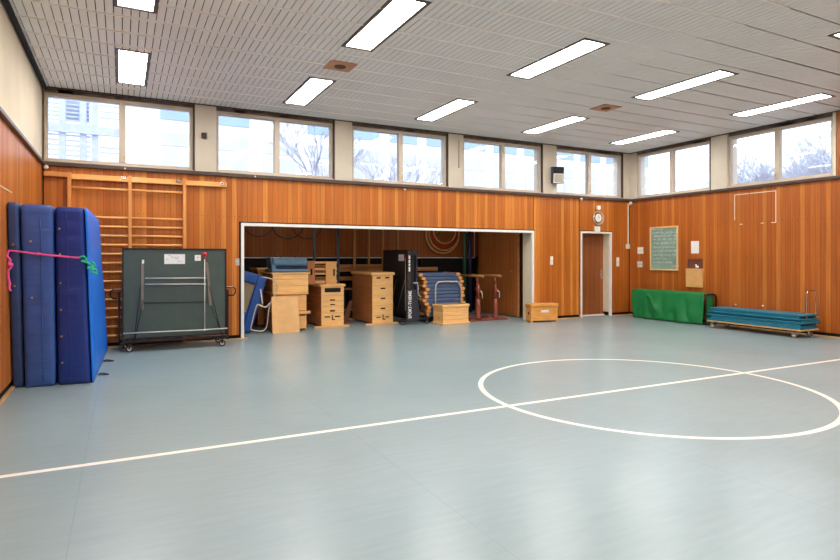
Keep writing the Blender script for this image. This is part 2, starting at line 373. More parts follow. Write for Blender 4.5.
# ---- windows
ZG0, ZG1 = 3.105, 4.105
pill = []
def window(k, axis, c, wallpos, half=1.09, mull=0.0):
    """axis X: back wall window centred at X=c; axis Y: right wall window centred at Y=c"""
    def P(h, d, z): return (h, wallpos+d, z) if axis == 'X' else (wallpos+d, h, z)
    def B(mb, h0, h1, d0, d1, z0, z1): return mb.box(P(h0, d0, z0), P(h1, d1, z1))
    e = thing('window_%d' % k, '', '', P(c, .1, ZL)); del e['label']; del e['category']; e['kind'] = 'structure'
    f = MB()
    B(f, c-half, c-half+.05, .04, .14, ZL+.06, ZG1+.06); B(f, c+half-.05, c+half, .04, .14, ZL+.06, ZG1+.06)
    B(f, c-half+.05, c+half-.05, .04, .14, ZL+.06, ZG0); B(f, c-half+.05, c+half-.05, .04, .14, ZG1, ZG1+.06)
    f.build('window_frame', 'frame', e, bevel=.006)
    B(MB(), c+mull-.05, c+mull+.05, .03, .14, ZG0, ZG1).build('mullion', 'frame', e, bevel=.008)
    sl = MB(); B(sl, c-half, c+half, -.03, .06, ZL+.055, ZL+.085); sl.build('sill', 'frame', e, bevel=.006)
    hd = MB(); B(hd, c-half, c+half, .045, .14, ZG1+.06, ZC-.01)
    for i in range(7):
        a = c-half+.1+random.random()*1.7; B(hd, a, a+.18+.1*random.random(), .02, .05, ZG1+.065, ZG1+.10)
    hd.build('blind_housing', 'housing', e)
    sg = 1 if axis == 'X' else -1
    B(MB(), c+sg*half-.0, c+sg*(half+.03), .0, .14, ZL+.06, ZC-.01).build('side_seal', 'frame_dk', e)
    for s in (-1, 1):
        h0, h1 = (c-half+.05, c+mull-.05) if s < 0 else (c+mull+.05, c+half-.05)
        B(MB(), h0, h1, .085, .093, ZG0, ZG1).build('pane', 'glass', e)
    if k % 2: B(MB(), c+.01, c+.035, .018, .03, ZG0+.05, ZG0+.11).build('window_catch', 'eyelet', e)
WC = [0.0, 2.61, 5.215, 7.84, 10.495]
for i, c in enumerate(WC): window(i+1, 'X', c, YB, 1.105 if i else 1.115)
WR = [9.66, 7.11]
for i, c in enumerate(WR): window(6+i, 'Y', c, XR, 1.06)
# pillars between windows
up = MB()
for a, b in [(1.145, 1.505), (3.745, 4.11), (6.35, 6.735), (8.975, 9.39), (11.63, XR)]:
    MB().box((a, YB-.01, ZL+.06), (b, YB+T, ZC)).build('pillar', 'pillar', None, bevel=.01).parent = wb
MB().box((XL-T, YB+.14, ZL), (XL+.018, YB+T, ZC)).build('pillar', 'pillar', None).parent = wb
for a, b in [(10.72, YB+T), (8.17, 8.57), (5.99, 6.05)]:
    MB().box((XR-.01, a, ZL+.055), (XR+T, b, ZC)).build('pillar', 'pillar', None, bevel=.01).parent = wr
# structural fill above/below windows (outer face)
sub(wb, MB().box((XL-T, YB+.15, ZL-.02), (XR+T, YB+T, ZG0-.04)).box((XL-T, YB+.15, ZG1+.04), (XR+T, YB+T, ZC+.1)), 'outer_wall', 'facade')
sub(wr, MB().box((XR+.15, 5.99, ZL-.02), (XR+T, YB+T, ZG0-.04)).box((XR+.15, 5.99, ZG1+.04), (XR+T, YB+T, ZC+.1)), 'outer_wall', 'facade')
# ---- ceiling of narrow metal strips, tee bars and recessed lamps
LX = [.13+2.605*i for i in range(5)]; LY = [9.35, 6.265, 3.17, .08]
LW, LL = .185, .81
VENT = [(2.77, 7.85), (7.87, 7.81), (5.33, 1.6)]
SP = 2.605/30; SX0 = LX[0]-2.5*SP-12*SP
holes = [(x-2.5*SP, x+2.5*SP, y-LL-.025, y+LL+.025) for x in LX for y in LY]+[(x-2.4*SP, x+2.4*SP, y-.21, y+.21) for x, y in VENT]
cm = MB(); bars = MB(); RP = .515; R0 = 7.36
rows = [R0+RP*k for k in range(-18, 8)]
rows = [r for r in rows if YF < r < YB]
edges = [YF]+rows+[YB]
k = 0; x = SX0
while x < XR:
    a, b = max(x+.005, XL), min(x+SP-.005, XR)
    if b > a+.01:
        mid = (a+b)/2
        for r0, r1 in zip(edges, edges[1:]):
            gap = .007 if mid < 6.5 else (.011 if mid < 8 else .017)
            segs = [(r0+gap, r1-gap)]
            for h in holes:
                if h[0] < mid < h[1]:
                    ns = []
                    for s0, s1 in segs:
                        if h[3] <= s0 or h[2] >= s1: ns.append((s0, s1)); continue
                        if h[2]-s0 > .01: ns.append((s0, h[2]))
                        if s1-h[3] > .01: ns.append((h[3], s1))
                    segs = ns
            for s0, s1 in segs: cm.box((a, s0, ZC), (b, s1, ZC+.012))
    x += SP
ce = struct(cm.build('ceiling', 'ceil'))
sub(ce, MB().box((XL-T, YF-T, ZC+.03), (XR+T, YB+T, ZC+.06)), 'ceiling_void', 'ceil_void')
sub(ce, MB().box((XL-T, YF-T, ZC+.06), (XR+T, YB+T, ZC+.3)), 'roof_slab', 'facade')
for r in rows:
    spans = [(XL, 6.5)]  # pale bars end mid-ceiling, shaping in the glints on the tee rows
    for h in holes:
        if h[2]-.03 < r < h[3]+.03:
            ns = []
            for s0, s1 in spans:
                if h[1] <= s0 or h[0] >= s1: ns.append((s0, s1)); continue
                if h[0] > s0: ns.append((s0, h[0]))
                if s1 > h[1]: ns.append((h[1], s1))
            spans = ns
    for s0, s1 in spans: bars.box((s0, r-.007, ZC-.010), (s1, r+.007, ZC+.02))
sub(ce, bars, 'tee_bar_glint', 'ceil_bar_glint')
sub(ce, MB().box((XL, YF, ZC-.03), (XL+.06, YB, ZC+.02)), 'dark_edge_gap', 'black')
sub(ce, MB().box((XR-.02, YF, ZC-.02), (XR, YB, ZC+.02)).box((XL, YB-.02, ZC-.02), (XR, YB, ZC+.02)), 'edge_trim', 'ledge')
rown = ['row nearest the back windows', 'second row from the back windows', 'third row from the back windows', 'fourth row from the back windows']
coln = ['leftmost', 'second from the left', 'middle', 'second from the right', 'rightmost']
lamp0 = None
for j, y in enumerate(LY):
    for i, x in enumerate(LX):
        lab = 'white ceiling lamp, %s of the %s' % (coln[i], rown[j])
        if lamp0 is None:
            e = lamp0 = thing('ceiling_lamp', lab, 'ceiling lamp', (x, y, ZC), group='recessed ceiling lamps')
            f = MB(); w, l = 2.5*SP-.003, LL+.02
            f.box((x-w, y-l, ZC-.008), (x-w+.042, y+l, ZC+.028)).box((x+w-.042, y-l, ZC-.008), (x+w, y+l, ZC+.028))
            f.box((x-w+.042, y-l, ZC-.008), (x+w-.042, y-l+.042, ZC+.028)).box((x-w+.042, y+l-.042, ZC-.008), (x+w-.042, y+l, ZC+.028))
            f.build('lamp_housing', 'lamp_trim', e)
            MB().box((x-w+.042, y-l+.042, ZC+.002), (x+w-.042, y+l-.042, ZC+.018)).build('diffuser', 'lamp', e)
        else:
            e = copy_tree(lamp0); e.location = (x, y, ZC); e['label'] = lab
for (x, y), lab in zip(VENT, ['orange square ceiling vent left of the row of lamps, near the left windows', 'orange square ceiling vent above the right half of the hall', 'orange square ceiling vent above the near end of the hall']):
    e = thing('ceiling_vent', lab, 'ceiling vent', (x, y, ZC), group='ceiling vents')
    MB().box((x-.2, y-.19, ZC-.006), (x+.2, y+.19, ZC+.012)).build('vent_plate', 'vent', e)
    MB().disc((x, y, ZC-.008), (0, 0, 1), .085, .012).build('vent_mesh', 'vent_dk', e)
# ---- storage recess shell
struct(MB().box((RXL-.2, YB+T, 0), (RXL, YR+.2, 2.75)).build('wall_store_left', 'rear'))
struct(MB().box((RXR, YB+T, 0), (RXR+.2, YR+.2, 2.75)).build('wall_store_right', 'leafw'))
sr = struct(MB().box((RXL, YR, 1.53), (RXR, YR+.2, 2.75)).build('wall_store_back', 'rear'))
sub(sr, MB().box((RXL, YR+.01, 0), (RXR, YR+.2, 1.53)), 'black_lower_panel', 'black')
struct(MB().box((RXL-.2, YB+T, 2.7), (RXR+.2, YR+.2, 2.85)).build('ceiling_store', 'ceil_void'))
struct(MB().box((RXL, YR-.03, 1.485), (8.94, YR, 1.515)).box((8.91, YR-.03, 1.515), (8.94, YR, 2.7)).build('trim_4', 'white'))
for k_, x_ in enumerate((3.4, 7.2)):  # unseen fill lamps added to brighten the store contents
    e = thing('store_fill_lamp', 'added unseen fill lamp on the store ceiling, %s half of the store' % ('left', 'right')[k_], 'ceiling lamp', (x_, 12.3, 2.66), group='added store fill lamps')
    MB().box((x_-.62, 12.2, 2.665), (x_+.62, 12.4, 2.7)).build('lamp_housing', 'white', e)  # housing of the added fill lamp
    MB().box((x_-.6, 12.21, 2.645), (x_+.6, 12.39, 2.665)).build('diffuser', 'fill_store', e)
# white frame of the opening + jambs
o = MB(); o.box((OX0, YB-.012, 0), (OX0+.055, YB+.05, OZ)).box((OX0+.055, YB-.012, OZ-.055), (OX1-.055, YB+.05, OZ)).box((OX1-.055, YB-.012, 0), (OX1, YB+.05, OZ))
tf = struct(o.build('trim_5', 'white', bevel=.004))
sub(tf, MB().box((OX1-.04, YB+.05, 0), (OX1+.0, YB+T+.02, OZ)).box((OX0, YB+.05, 0), (OX0+.04, YB+T, OZ)), 'jamb', 'jamb')
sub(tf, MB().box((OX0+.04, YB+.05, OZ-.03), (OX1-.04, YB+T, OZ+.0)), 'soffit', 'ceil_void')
# open door leaf of the store, folded back along its side
dl = thing('door_2', '', '', (8.79, 11.6, 0)); del dl['label']; del dl['category']; dl['kind'] = 'structure'
MB().box((8.78, 11.67, .02), (8.82, 13.42, 2.6)).build('leaf', 'leafw', dl)
MB().box((8.776, 11.645, .02), (8.824, 11.67, 2.6)).build('leaf_edge', 'skirt', dl)
MB().ball((8.765, 11.9, 1.16), .014).ball((8.765, 12.7, 1.17), .014).build('leaf_knob', 'chrome', dl)
# hinged door in the back wall
d1 = thing('door_1', '', '', (10.7, YB, 0)); del d1['label']; del d1['category']; d1['kind'] = 'structure'
MB().box((DX0+.04, YB+.26, .03), (DX1-.03, YB+.3, DZ-.04)).build('leaf', 'doorw', d1)
MB().box((DX0, YB-.012, 0), (DX0+.045, YB+.06, DZ)).box((DX1-.045, YB-.012, 0), (DX1, YB+.06, DZ)).box((DX0+.045, YB-.012, DZ-.045), (DX1-.045, YB+.06, DZ)).box((DX0+.045, YB+.2, 0), (DX1-.045, YB+.3, .03)).build('door_frame', 'white', d1, bevel=.004)
MB().box((DX0+.005, YB+.06, 0), (DX0+.04, YB+.31, DZ)).box((DX1-.04, YB+.06, .1), (DX1-.005, YB+.31, DZ)).box((DX0+.04, YB+.06, DZ-.04), (DX1-.04, YB+.31, DZ)).box((DX0, YB+.3, 0), (DX1, YB+.32, DZ)).build('jamb', 'jamb', d1)
MB().box((11.08, YB+.245, .95), (11.125, YB+.26, 1.18)).tube([(11.10, YB+.26, 1.08), (11.10, YB+.2, 1.08), (10.98, YB+.2, 1.08)], .011).build('door_handle', 'chrome', d1)
# ------------------------------------------------------------------ OUTSIDE
struct(MB().box((-60, -30, -.4), (90, 80, -.13)).build('ground', 'ground'))
bd = thing('office_building', 'white building with pale blue window bands behind the back windows', 'building', (16, 30, -.13))
MB().box((-14, 30, -.13), (34, 38, 13)).build('facade', 'facade', bd)
for k in range(14):
    x0 = 1.6+2.39*k
    if k != 2: MB().box((x0, 29.94, 8.1), (x0+1.75, 30.02, 9.0)).build('window_band', 'fwin', bd)
    MB().box((x0+.05, 29.94, 6.85), (x0+1.7, 30.02, 7.5)).build('window_band', 'fwin2', bd)
    w = MB().box((x0+.05, 29.94, 5.6), (x0+.8, 30.02, 6.65)).box((x0+.9, 29.94, 5.6), (x0+1.7, 30.02, 6.65)).build('window_band', 'fwin2', bd)
st = thing('fire_stair', 'steel fire escape stair with slatted panels seen through the leftmost window', 'staircase', (-1, 20, -.13))
o = MB()
for u in (62, 83, 95):
    p = at_y(u, 120, 20); o.box((p.x-.09, 20, -.13), (p.x+.09, 20.2, 9))
o.build('post', 'fsteel', st)
o = MB()
for v in list(range(100, 127, 4))+list(range(135, 162, 5)):
    z = at_y(70, v, 20).z; o.box((-2.2, 20.05, z-.022), (-.85, 20.1, z+.022))
for v in (99, 105, 111, 117, 147, 152):
    z = at_y(100, v, 20).z; o.box((-.62, 20.05, z-.02), (.0, 20.1, z+.02))
o.build('slat', 'fsteel', st)
z = at_y(70, 129, 20).z; MB().box((-2.6, 19.9, z-.12), (0, 20.0, z+.12)).build('beam', 'fsteel', st)
z = at_y(72, 109, 20).z; MB().box((-1.5, 20.3, z-.3), (-.9, 20.35, z+.3)).build('dark_panel', 'fsteel', st)
def tree(x, y, h, seed, lab, m='bark', nb=3):
    R = random.Random(seed); mb = MB()
    def br(p, d, l, r, lev):
        q = p+d*l; m = p+d*l*.5+Vector((R.uniform(-1, 1), R.uniform(-1, 1), 0))*l*.05
        mb.tube([p, m, q], r, 5 if lev < 2 else 3, r2=r*.62)
        if lev >= 6: return
        for _ in range(nb if lev < 5 else 2):
            nd = (d+Vector((R.uniform(-1, 1), R.uniform(-1, 1), R.uniform(-.25, .7)))*.75).normalized()
            br(q if R.random() < .6 else m+(q-m)*.6, nd, l*R.uniform(.62, .85), r*.62, lev+1)
    br(Vector((x, y, -.13)), Vector((0, 0, 1)), h*.28, h*.014, 0)
    tag(mb.build('bare_tree', m), lab, 'tree', 'bare winter trees outside')
tree(7.0, 24, 8.6, 1, 'leafless tree outside the second window from the left on the back wall')
tree(11.6, 25, 7.6, 3, 'leafless tree outside the back windows, right of the first one there')
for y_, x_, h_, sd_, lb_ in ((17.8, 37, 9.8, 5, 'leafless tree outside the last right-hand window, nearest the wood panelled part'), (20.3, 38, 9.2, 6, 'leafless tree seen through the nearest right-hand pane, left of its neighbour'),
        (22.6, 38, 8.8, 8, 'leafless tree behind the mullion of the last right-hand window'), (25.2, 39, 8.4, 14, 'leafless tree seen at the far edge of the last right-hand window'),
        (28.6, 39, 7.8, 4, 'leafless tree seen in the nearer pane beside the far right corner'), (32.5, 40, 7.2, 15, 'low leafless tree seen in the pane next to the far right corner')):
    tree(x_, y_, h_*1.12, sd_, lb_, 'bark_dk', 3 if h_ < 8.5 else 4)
# ------------------------------------------------------------------ LEFT: WALL BARS
e = thing('wall_bars', 'orange wooden wall bars behind the table tennis table', 'wall bars', (.1, YB-.06, 0))
for x in (-.76, .115, .965): MB().box((x-.026, YB-.11, .03), (x+.026, YB-.002, 2.875)).build('upright', 'bars', e, bevel=.004)
for x0, x1 in ((-.734, .089), (.141, .939)):
    for z in [2.635]+[2.165-.151*k for k in range(14)]:
        MB().tube([(x0, YB-.075, z), (x1, YB-.075, z)], .019, 10).build('rung', 'rung', e)
    MB().box((x0, YB-.1, 2.77), (x1, YB-.055, 2.8)).box((x0, YB-.055, 2.77), (x1, YB-.03, 2.86)).build('top_rail', 'rung', e, bevel=.003)
MB().box((-1.11, YB-.08, 2.80), (-.787, YB-.002, 2.875)).build('side_arm', 'bars', e, bevel=.004)
MB().box((.992, YB-.08, 2.775), (1.68, YB-.045, 2.80)).box((.992, YB-.045, 2.775), (1.68, YB-.002, 2.86)).build('side_arm', 'rung', e, bevel=.003)
for x in (0.02, .86, 1.6): MB().box((x-.035, YB-.105, 2.815), (x+.035, YB-.045, 2.855)).tube([(x-.03, YB-.11, 2.83), (x+.05, YB-.11, 2.845)], .008).build('latch', 'chrome', e)
# ------------------------------------------------------------------ LEFT: GYM MATS
def gym_mat(name, lab, c8, m, seg, seed, eyes=(), seam=None, puff=.01):
    """first mesh is the thing itself's cover; parts: seam, eyelet"""
    cen = Vector(c8[0]); e = thing(name, lab, 'gym mat', cen)
    b = soft_box(c8, seg, puff=puff, wr=.018, fr=5, rnd=.03, seed=seed)
    for v in b.bm.verts: v.co.x = max(v.co.x, XL+.004); v.co.z = max(v.co.z, .001)
    b.build('cover', m, e)
    f0, f1, t0, t1 = [Vector(c8[i]) for i in (0, 1, 4, 5)]
    def P(a, z, d=.016): q = (f0*(1-a)+f1*a)*(1-z)+(t0*(1-a)+t1*a)*z; q.y -= d; return q
    if seam:
        for a, z0, z1 in seam: MB().tube([P(a, z0+(z1-z0)*i/12) for i in range(13)], .004, 6).build('zip', m, e)
    for a, z in eyes: MB().disc(P(a, z, .016), (0, 1, 0), .011, .008, 12).build('eyelet', 'eyelet', e)
    return e
e = gym_mat('gym_mat', 'thin dark blue gym mat standing against the left wall', [(-1.12, 8.03, .0), (-1.01, 8.02, .0), (-1.01, 10.3, .0), (-1.12, 10.3, .0), (-1.127, 7.68, 2.11), (-1.025, 7.68, 2.11), (-1.02, 10.0, 2.11), (-1.125, 10.0, 2.11)], 'mat_dk', (4, 18, 36), 3, [(.5, .78), (.5, .56)], puff=.003)
lbl = MB(); lbl.box((-1.105, 8.034, .12), (-1.068, 8.04, .36)).build('maker_label', 'tag', e)
MB().box((-1.095, 8.031, .28), (-1.078, 8.036, .315)).box((-1.10, 8.031, .17), (-1.095, 8.036, .27)).build('red_print', 'red', e)
MB().box((-1.09, 8.031, .14), (-1.076, 8.036, .26)).box((-1.09, 8.031, .33), (-1.076, 8.036, .35)).build('dark_print', 'ink', e)
gym_mat('gym_mat', 'mid blue thick gym mat standing second from the left wall', [(-.99, 7.96, .0), (-.70, 7.94, .0), (-.69, 10.2, .0), (-.99, 10.2, .0), (-1.005, 7.70, 2.09), (-.705, 7.70, 2.09), (-.70, 10.0, 2.09), (-1.005, 10.0, 2.09)], 'mat_md', (8, 18, 40), 11, [(.3, .805), (.3, .5)], [(.62, .03, .93)], puff=.008)
c8 = [(-.665, 7.95, .0), (-.335, 7.92, .0), (-.235, 10.72, .0), (-.655, 10.72, .0), (-.68, 7.74, 2.08), (-.40, 7.72, 2.08), (-.37, 10.72, 2.12), (-.67, 10.72, 2.12)]
e = gym_mat('crash_mat', 'thick indigo crash mat with bright blue side standing on its edge', c8, 'mat_nv', (8, 26, 44), 23, [(.13, .13), (.13, .28), (.13, .43), (.13, .58), (.13, .74), (.13, .88)], [(.38, .01, .985)], puff=.012)
# bright blue side cover, a shell over the right face
sd = MB(); nY, nZ = 26, 24; g = []
for i in range(nY+1):
    row = []
    for j in range(nZ+1):
        a, z = i/nY, j/nZ
        p = (Vector(c8[1])*(1-a)+Vector(c8[2])*a)*(1-z)+(Vector(c8[5])*(1-a)+Vector(c8[6])*a)*z
        n_ = Vector((1, .02, 0)); eg = min(1, min(a, 1-a, z, 1-z)*12)
        p += n_*(.014+.02*eg+.012*eg*noise.noise(p*1.7)); row.append(sd.bm.verts.new(p))
    g.append(row)
for i in range(nY):
    for j in range(nZ): sd.bm.faces.new((g[i][j], g[i+1][j], g[i+1][j+1], g[i][j+1])).smooth = True
o = sd.build('side_cover', 'mat_br', e, smooth=True); md = o.modifiers.new('thickness', 'SOLIDIFY'); md.thickness = .012; md.offset = -1
for v, u0, u1 in ((361, 103, 113.5), (374.5, 97, 108.5)):
    a, b = at_z(u0, v, .012), at_z(u1, v-.3, .012); a.x = max(a.x, -.27)
    MB().tube(smooth_path([a, (a*2+b)/3+Vector((0, .03, .01)), b, (a*2+b)/3+Vector((0, -.02, 0)), a+Vector((0, -.03, 0))], 5), .008, 6).build('carry_strap', 'rubber', e)
# strap and cord
yS = 7.885
e = thing('strap', 'pink strap tied across the three blue mats', 'strap', (-1.1, 8.0, 1.5))
pts = [(-1.125, 7.76, 1.58), (-1.0, 7.73, 1.563), (-.88, 7.735, 1.545), (-.72, 7.735, 1.525), (-.55, 7.735, 1.508), (-.435, 7.735, 1.497)]
MB().tube(smooth_path(pts, 6), .011, 8).build('strap_run', 'pink', e)
kn = [(-1.115, 7.735, 1.57), (-1.13, 7.735, 1.52), (-1.10, 7.735, 1.47), (-1.115, 7.735, 1.44), (-1.09, 7.735, 1.40), (-1.118, 7.735, 1.36), (-1.118, 7.735, 1.28), (-1.105, 7.735, 1.21), (-1.11, 7.735, 1.16), (-1.095, 7.735, 1.13)]
MB().tube(smooth_path(kn, 5), .013, 8).build('strap_tail', 'pink', e)
MB().ball((-1.1, 7.73, 1.42), .028).ball((-.84, 7.735, 1.542), .02, (1.6, 1, .9)).build('knot', 'pink', e)
cp = [(-.44, 7.730, 1.50), (-.40, 7.720, 1.515), (-.37, 7.725, 1.47), (-.42, 7.720, 1.46), (-.36, 7.715, 1.44), (-.31, 7.735, 1.40), (-.36, 7.715, 1.38), (-.28, 7.755, 1.36), (-.27, 7.765, 1.31), (-.315, 7.735, 1.34), (-.29, 7.755, 1.42), (-.33, 7.725, 1.46)]
tag(MB().tube(smooth_path(cp, 6), .011, 8).build('cord', 'green'), 'green knotted cord hanging at the corner of the crash mat', 'cord')
# ------------------------------------------------------------------ TABLE TENNIS TABLE (folded, parallel to the wall)
e = thing('table_tennis_table', 'folded dark green table tennis table on wheels in front of the wall bars', 'table', (.78, 10.35, 0))
Y0 = 10.2
tp = MB().box((.0, Y0, .205), (1.565, Y0+.025, 1.645)).build('tabletop_half', 'ttgreen', e)
sub(tp, MB().box((-.004, Y0-.012, .2), (.018, Y0+.03, 1.65)).box((1.547, Y0-.012, .2), (1.57, Y0+.03, 1.65)).box((.018, Y0-.012, 1.625), (1.547, Y0+.03, 1.65)).box((.018, Y0-.012, .2), (1.547, Y0+.03, .225)), 'edge_frame', 'blackm')
tp = MB().box((.0, Y0+.33, .205), (1.565, Y0+.355, 1.645)).build('tabletop_half', 'ttgreen', e)
sub(tp, MB().box((-.004, Y0+.32, .2), (.018, Y0+.36, 1.65)).box((1.547, Y0+.32, .2), (1.57, Y0+.36, 1.65)).box((.018, Y0+.32, 1.625), (1.547, Y0+.36, 1.65)), 'edge_frame', 'blackm')
b = MB().box((.0, Y0-.05, .155), (1.57, Y0-.01, .19)).box((.05, Y0+.36, .155), (1.5, Y0+.4, .19)).box((-.03, Y0-.05, .12), (.015, Y0+.4, .16)).box((1.555, Y0-.05, .12), (1.6, Y0+.4, .16))
b.box((-.06, Y0+.14, .16), (-.03, Y0+.17, .95)).box((1.60, Y0+.14, .16), (1.63, Y0+.17, .95)).box((-.06, Y0+.2, .16), (-.035, Y0+.23, .8)).box((1.605, Y0+.2, .16), (1.63, Y0+.23, .75)).box((-.04, Y0+.12, .12), (1.61, Y0+.2, .16))
b.build('undercarriage', 'blackm', e, bevel=.004)
yq = Y0-.02
def q(u, v, Y=yq): return at_y(u, v, Y)
MB().hexa([q(141.2, 310), q(143.8, 310), q(143.8, 310)+Vector((0, .015, 0)), q(141.2, 310)+Vector((0, .015, 0)), q(141.2, 262), q(143.8, 262), q(143.8, 262)+Vector((0, .015, 0)), q(141.2, 262)+Vector((0, .015, 0))]).build('leg', 'taupe', e)
MB().hexa([q(209.5, 306), q(212, 306), q(212, 306)+Vector((0, .015, 0)), q(209.5, 306)+Vector((0, .015, 0)), q(205.6, 262), q(208, 262), q(208, 262)+Vector((0, .015, 0)), q(205.6, 262)+Vector((0, .015, 0))]).build('leg', 'taupe', e)
for v in (278.3, 284.3): MB().tube([q(145, v, yq-.02), q(206, v-.3, yq-.02)], .010, 8).build('cross_bar', 'steel', e)
MB().tube([q(144, 303), q(208, 302)], .006, 6).build('thin_rod', 'blackm', e)
for a, bb in (((141, 286), (134, 341)), ((143.5, 300), (134.5, 341)), ((209, 285), (222.5, 337)), ((211, 305), (223, 337))): MB().tube([q(*a, yq-.03), q(*bb, yq-.03)], .007, 6).build('brace', 'blackm', e)
MB().tube([q(204.7, 259, yq-.03), q(204.7, 331, yq-.03)], .008, 8).build('lock_rod', 'steel', e)
MB().ball(q(204.7, 254.3, yq-.035), .042, (1, .6, .9)).ball(q(204.7, 258, yq-.035), .02, (1, .7, 1.3)).build('lock_knob', 'red', e)
MB().tube([q(123, 333.5, yq-.04), q(165, 331.5, yq-.04), q(200, 330, yq-.04), q(227.5, 328.2, yq-.04)], .010, 8).build('bottom_bar', 'steel', e)
for u0, u1, v0, v1 in ((164.3, 185, 254.2, 264), (194.8, 200.8, 255, 260.8)):
    a, c = q(u0, v1, Y0-.002), q(u1, v0, Y0-.002)
    pp = MB().box((a.x, Y0-.003, a.z), (c.x, Y0-.0005, c.z)).build('notice', 'paper', e)
    mk = MB(); rr = random.Random(u0)
    for _ in range(9 if u0 < 190 else 3):
        x = rr.uniform(a.x+.02, c.x-.05); z = rr.uniform(a.z+.02, c.z-.02); mk.box((x, Y0-.0045, z), (x+.03, Y0-.003, z+.006))
    sub(pp, mk, 'print', 'ink' if u0 < 190 else 'red')
a = q(142, 261, yq); MB().box((a.x, Y0-.03, a.z-.04), (a.x+.03, Y0-.02, a.z+.02)).build('clip', 'paper', e)
for s, x in ((-1, -.0), (1, 1.57)):
    h = [(x, Y0+.1, .99), (x+s*.13, Y0+.1, .99), (x+s*.165, Y0+.1, .96), (x+s*.165, Y0+.1, .89), (x+s*.13, Y0+.1, .85), (x+s*.05, Y0+.15, .85)]
    hh = MB().tube(h, .012, 8).build('push_handle', 'blackm', e)
    sub(hh, MB().tube([(x+s*.01, Y0+.087, 1.0), (x+s*.12, Y0+.087, 1.0)], .006, 6), 'bright_grip', 'steel')
def caster(e, x, y, r=.055, rim='chrome'):
    w = MB().disc((x, y, r), (0, 1, 0), r, .03, 20).build('wheel', 'rubber', e)
    sub(w, MB().disc((x, y-.014, r), (0, 1, 0), r*.62, .008, 16), 'hub', rim)
    MB().box((x-.014, y-.028, r), (x+.014, y-.02, r+.05)).box((x-.014, y+.02, r), (x+.014, y+.028, r+.05)).box((x-.02, y-.028, r+.05), (x+.02, y+.028, r+.065)).build('fork', 'blackm', e)
for x, y in ((.10, Y0+.0), (1.5, Y0+.0), (.06, Y0+.42), (1.5, Y0+.42)): caster(e, x, y)
# socket by the opening
def plate(name, lab, cat, a, b, m, extra=None, axis='Y', group=None):
    e = thing(name, lab, cat, ((a[0]+b[0])/2, (a[1]+b[1])/2, min(a[2], b[2])), group=group)
    MB().box(a, b).build('cover_plate', m, e, bevel=.003)
    if extra:
        o = MB()
        for c, d in extra: o.box(c, d)
        o.build('rocker', 'white' if m != 'switch_g' else 'switch', e)
    return e
a, c = at_y(235.3, 265.5, YB), at_y(239.3, 258.5, YB)
plate('key_switch', 'small key switch panel left of the store opening', 'switch', (a.x, YB-.012, a.z), (c.x, YB, c.z), 'switch_g', [((a.x+.02, YB-.018, c.z-.06), (c.x-.02, YB-.012, c.z-.045))])
a, c = at_y(550, 265, YB), at_y(552.8, 256.3, YB)
plate('light_switch', 'cream light switch between the store opening and the door', 'switch', (a.x, YB-.012, a.z), (c.x, YB, c.z), 'switch', [((a.x+.015, YB-.018, a.z+.03), (c.x-.015, YB-.012, a.z+.09)), ((a.x+.015, YB-.018, a.z+.12), (c.x-.015, YB-.012, c.z-.02))])
a, c = at_y(616.2, 266.5, YB), at_y(619, 257.3, YB)
plate('light_switch', 'cream light switch right of the door', 'switch', (a.x, YB-.012, a.z), (c.x, YB, c.z), 'switch', [((a.x+.015, YB-.018, a.z+.03), (c.x-.015, YB-.012, a.z+.09)), ((a.x+.015, YB-.018, a.z+.12), (c.x-.015, YB-.012, c.z-.02))])
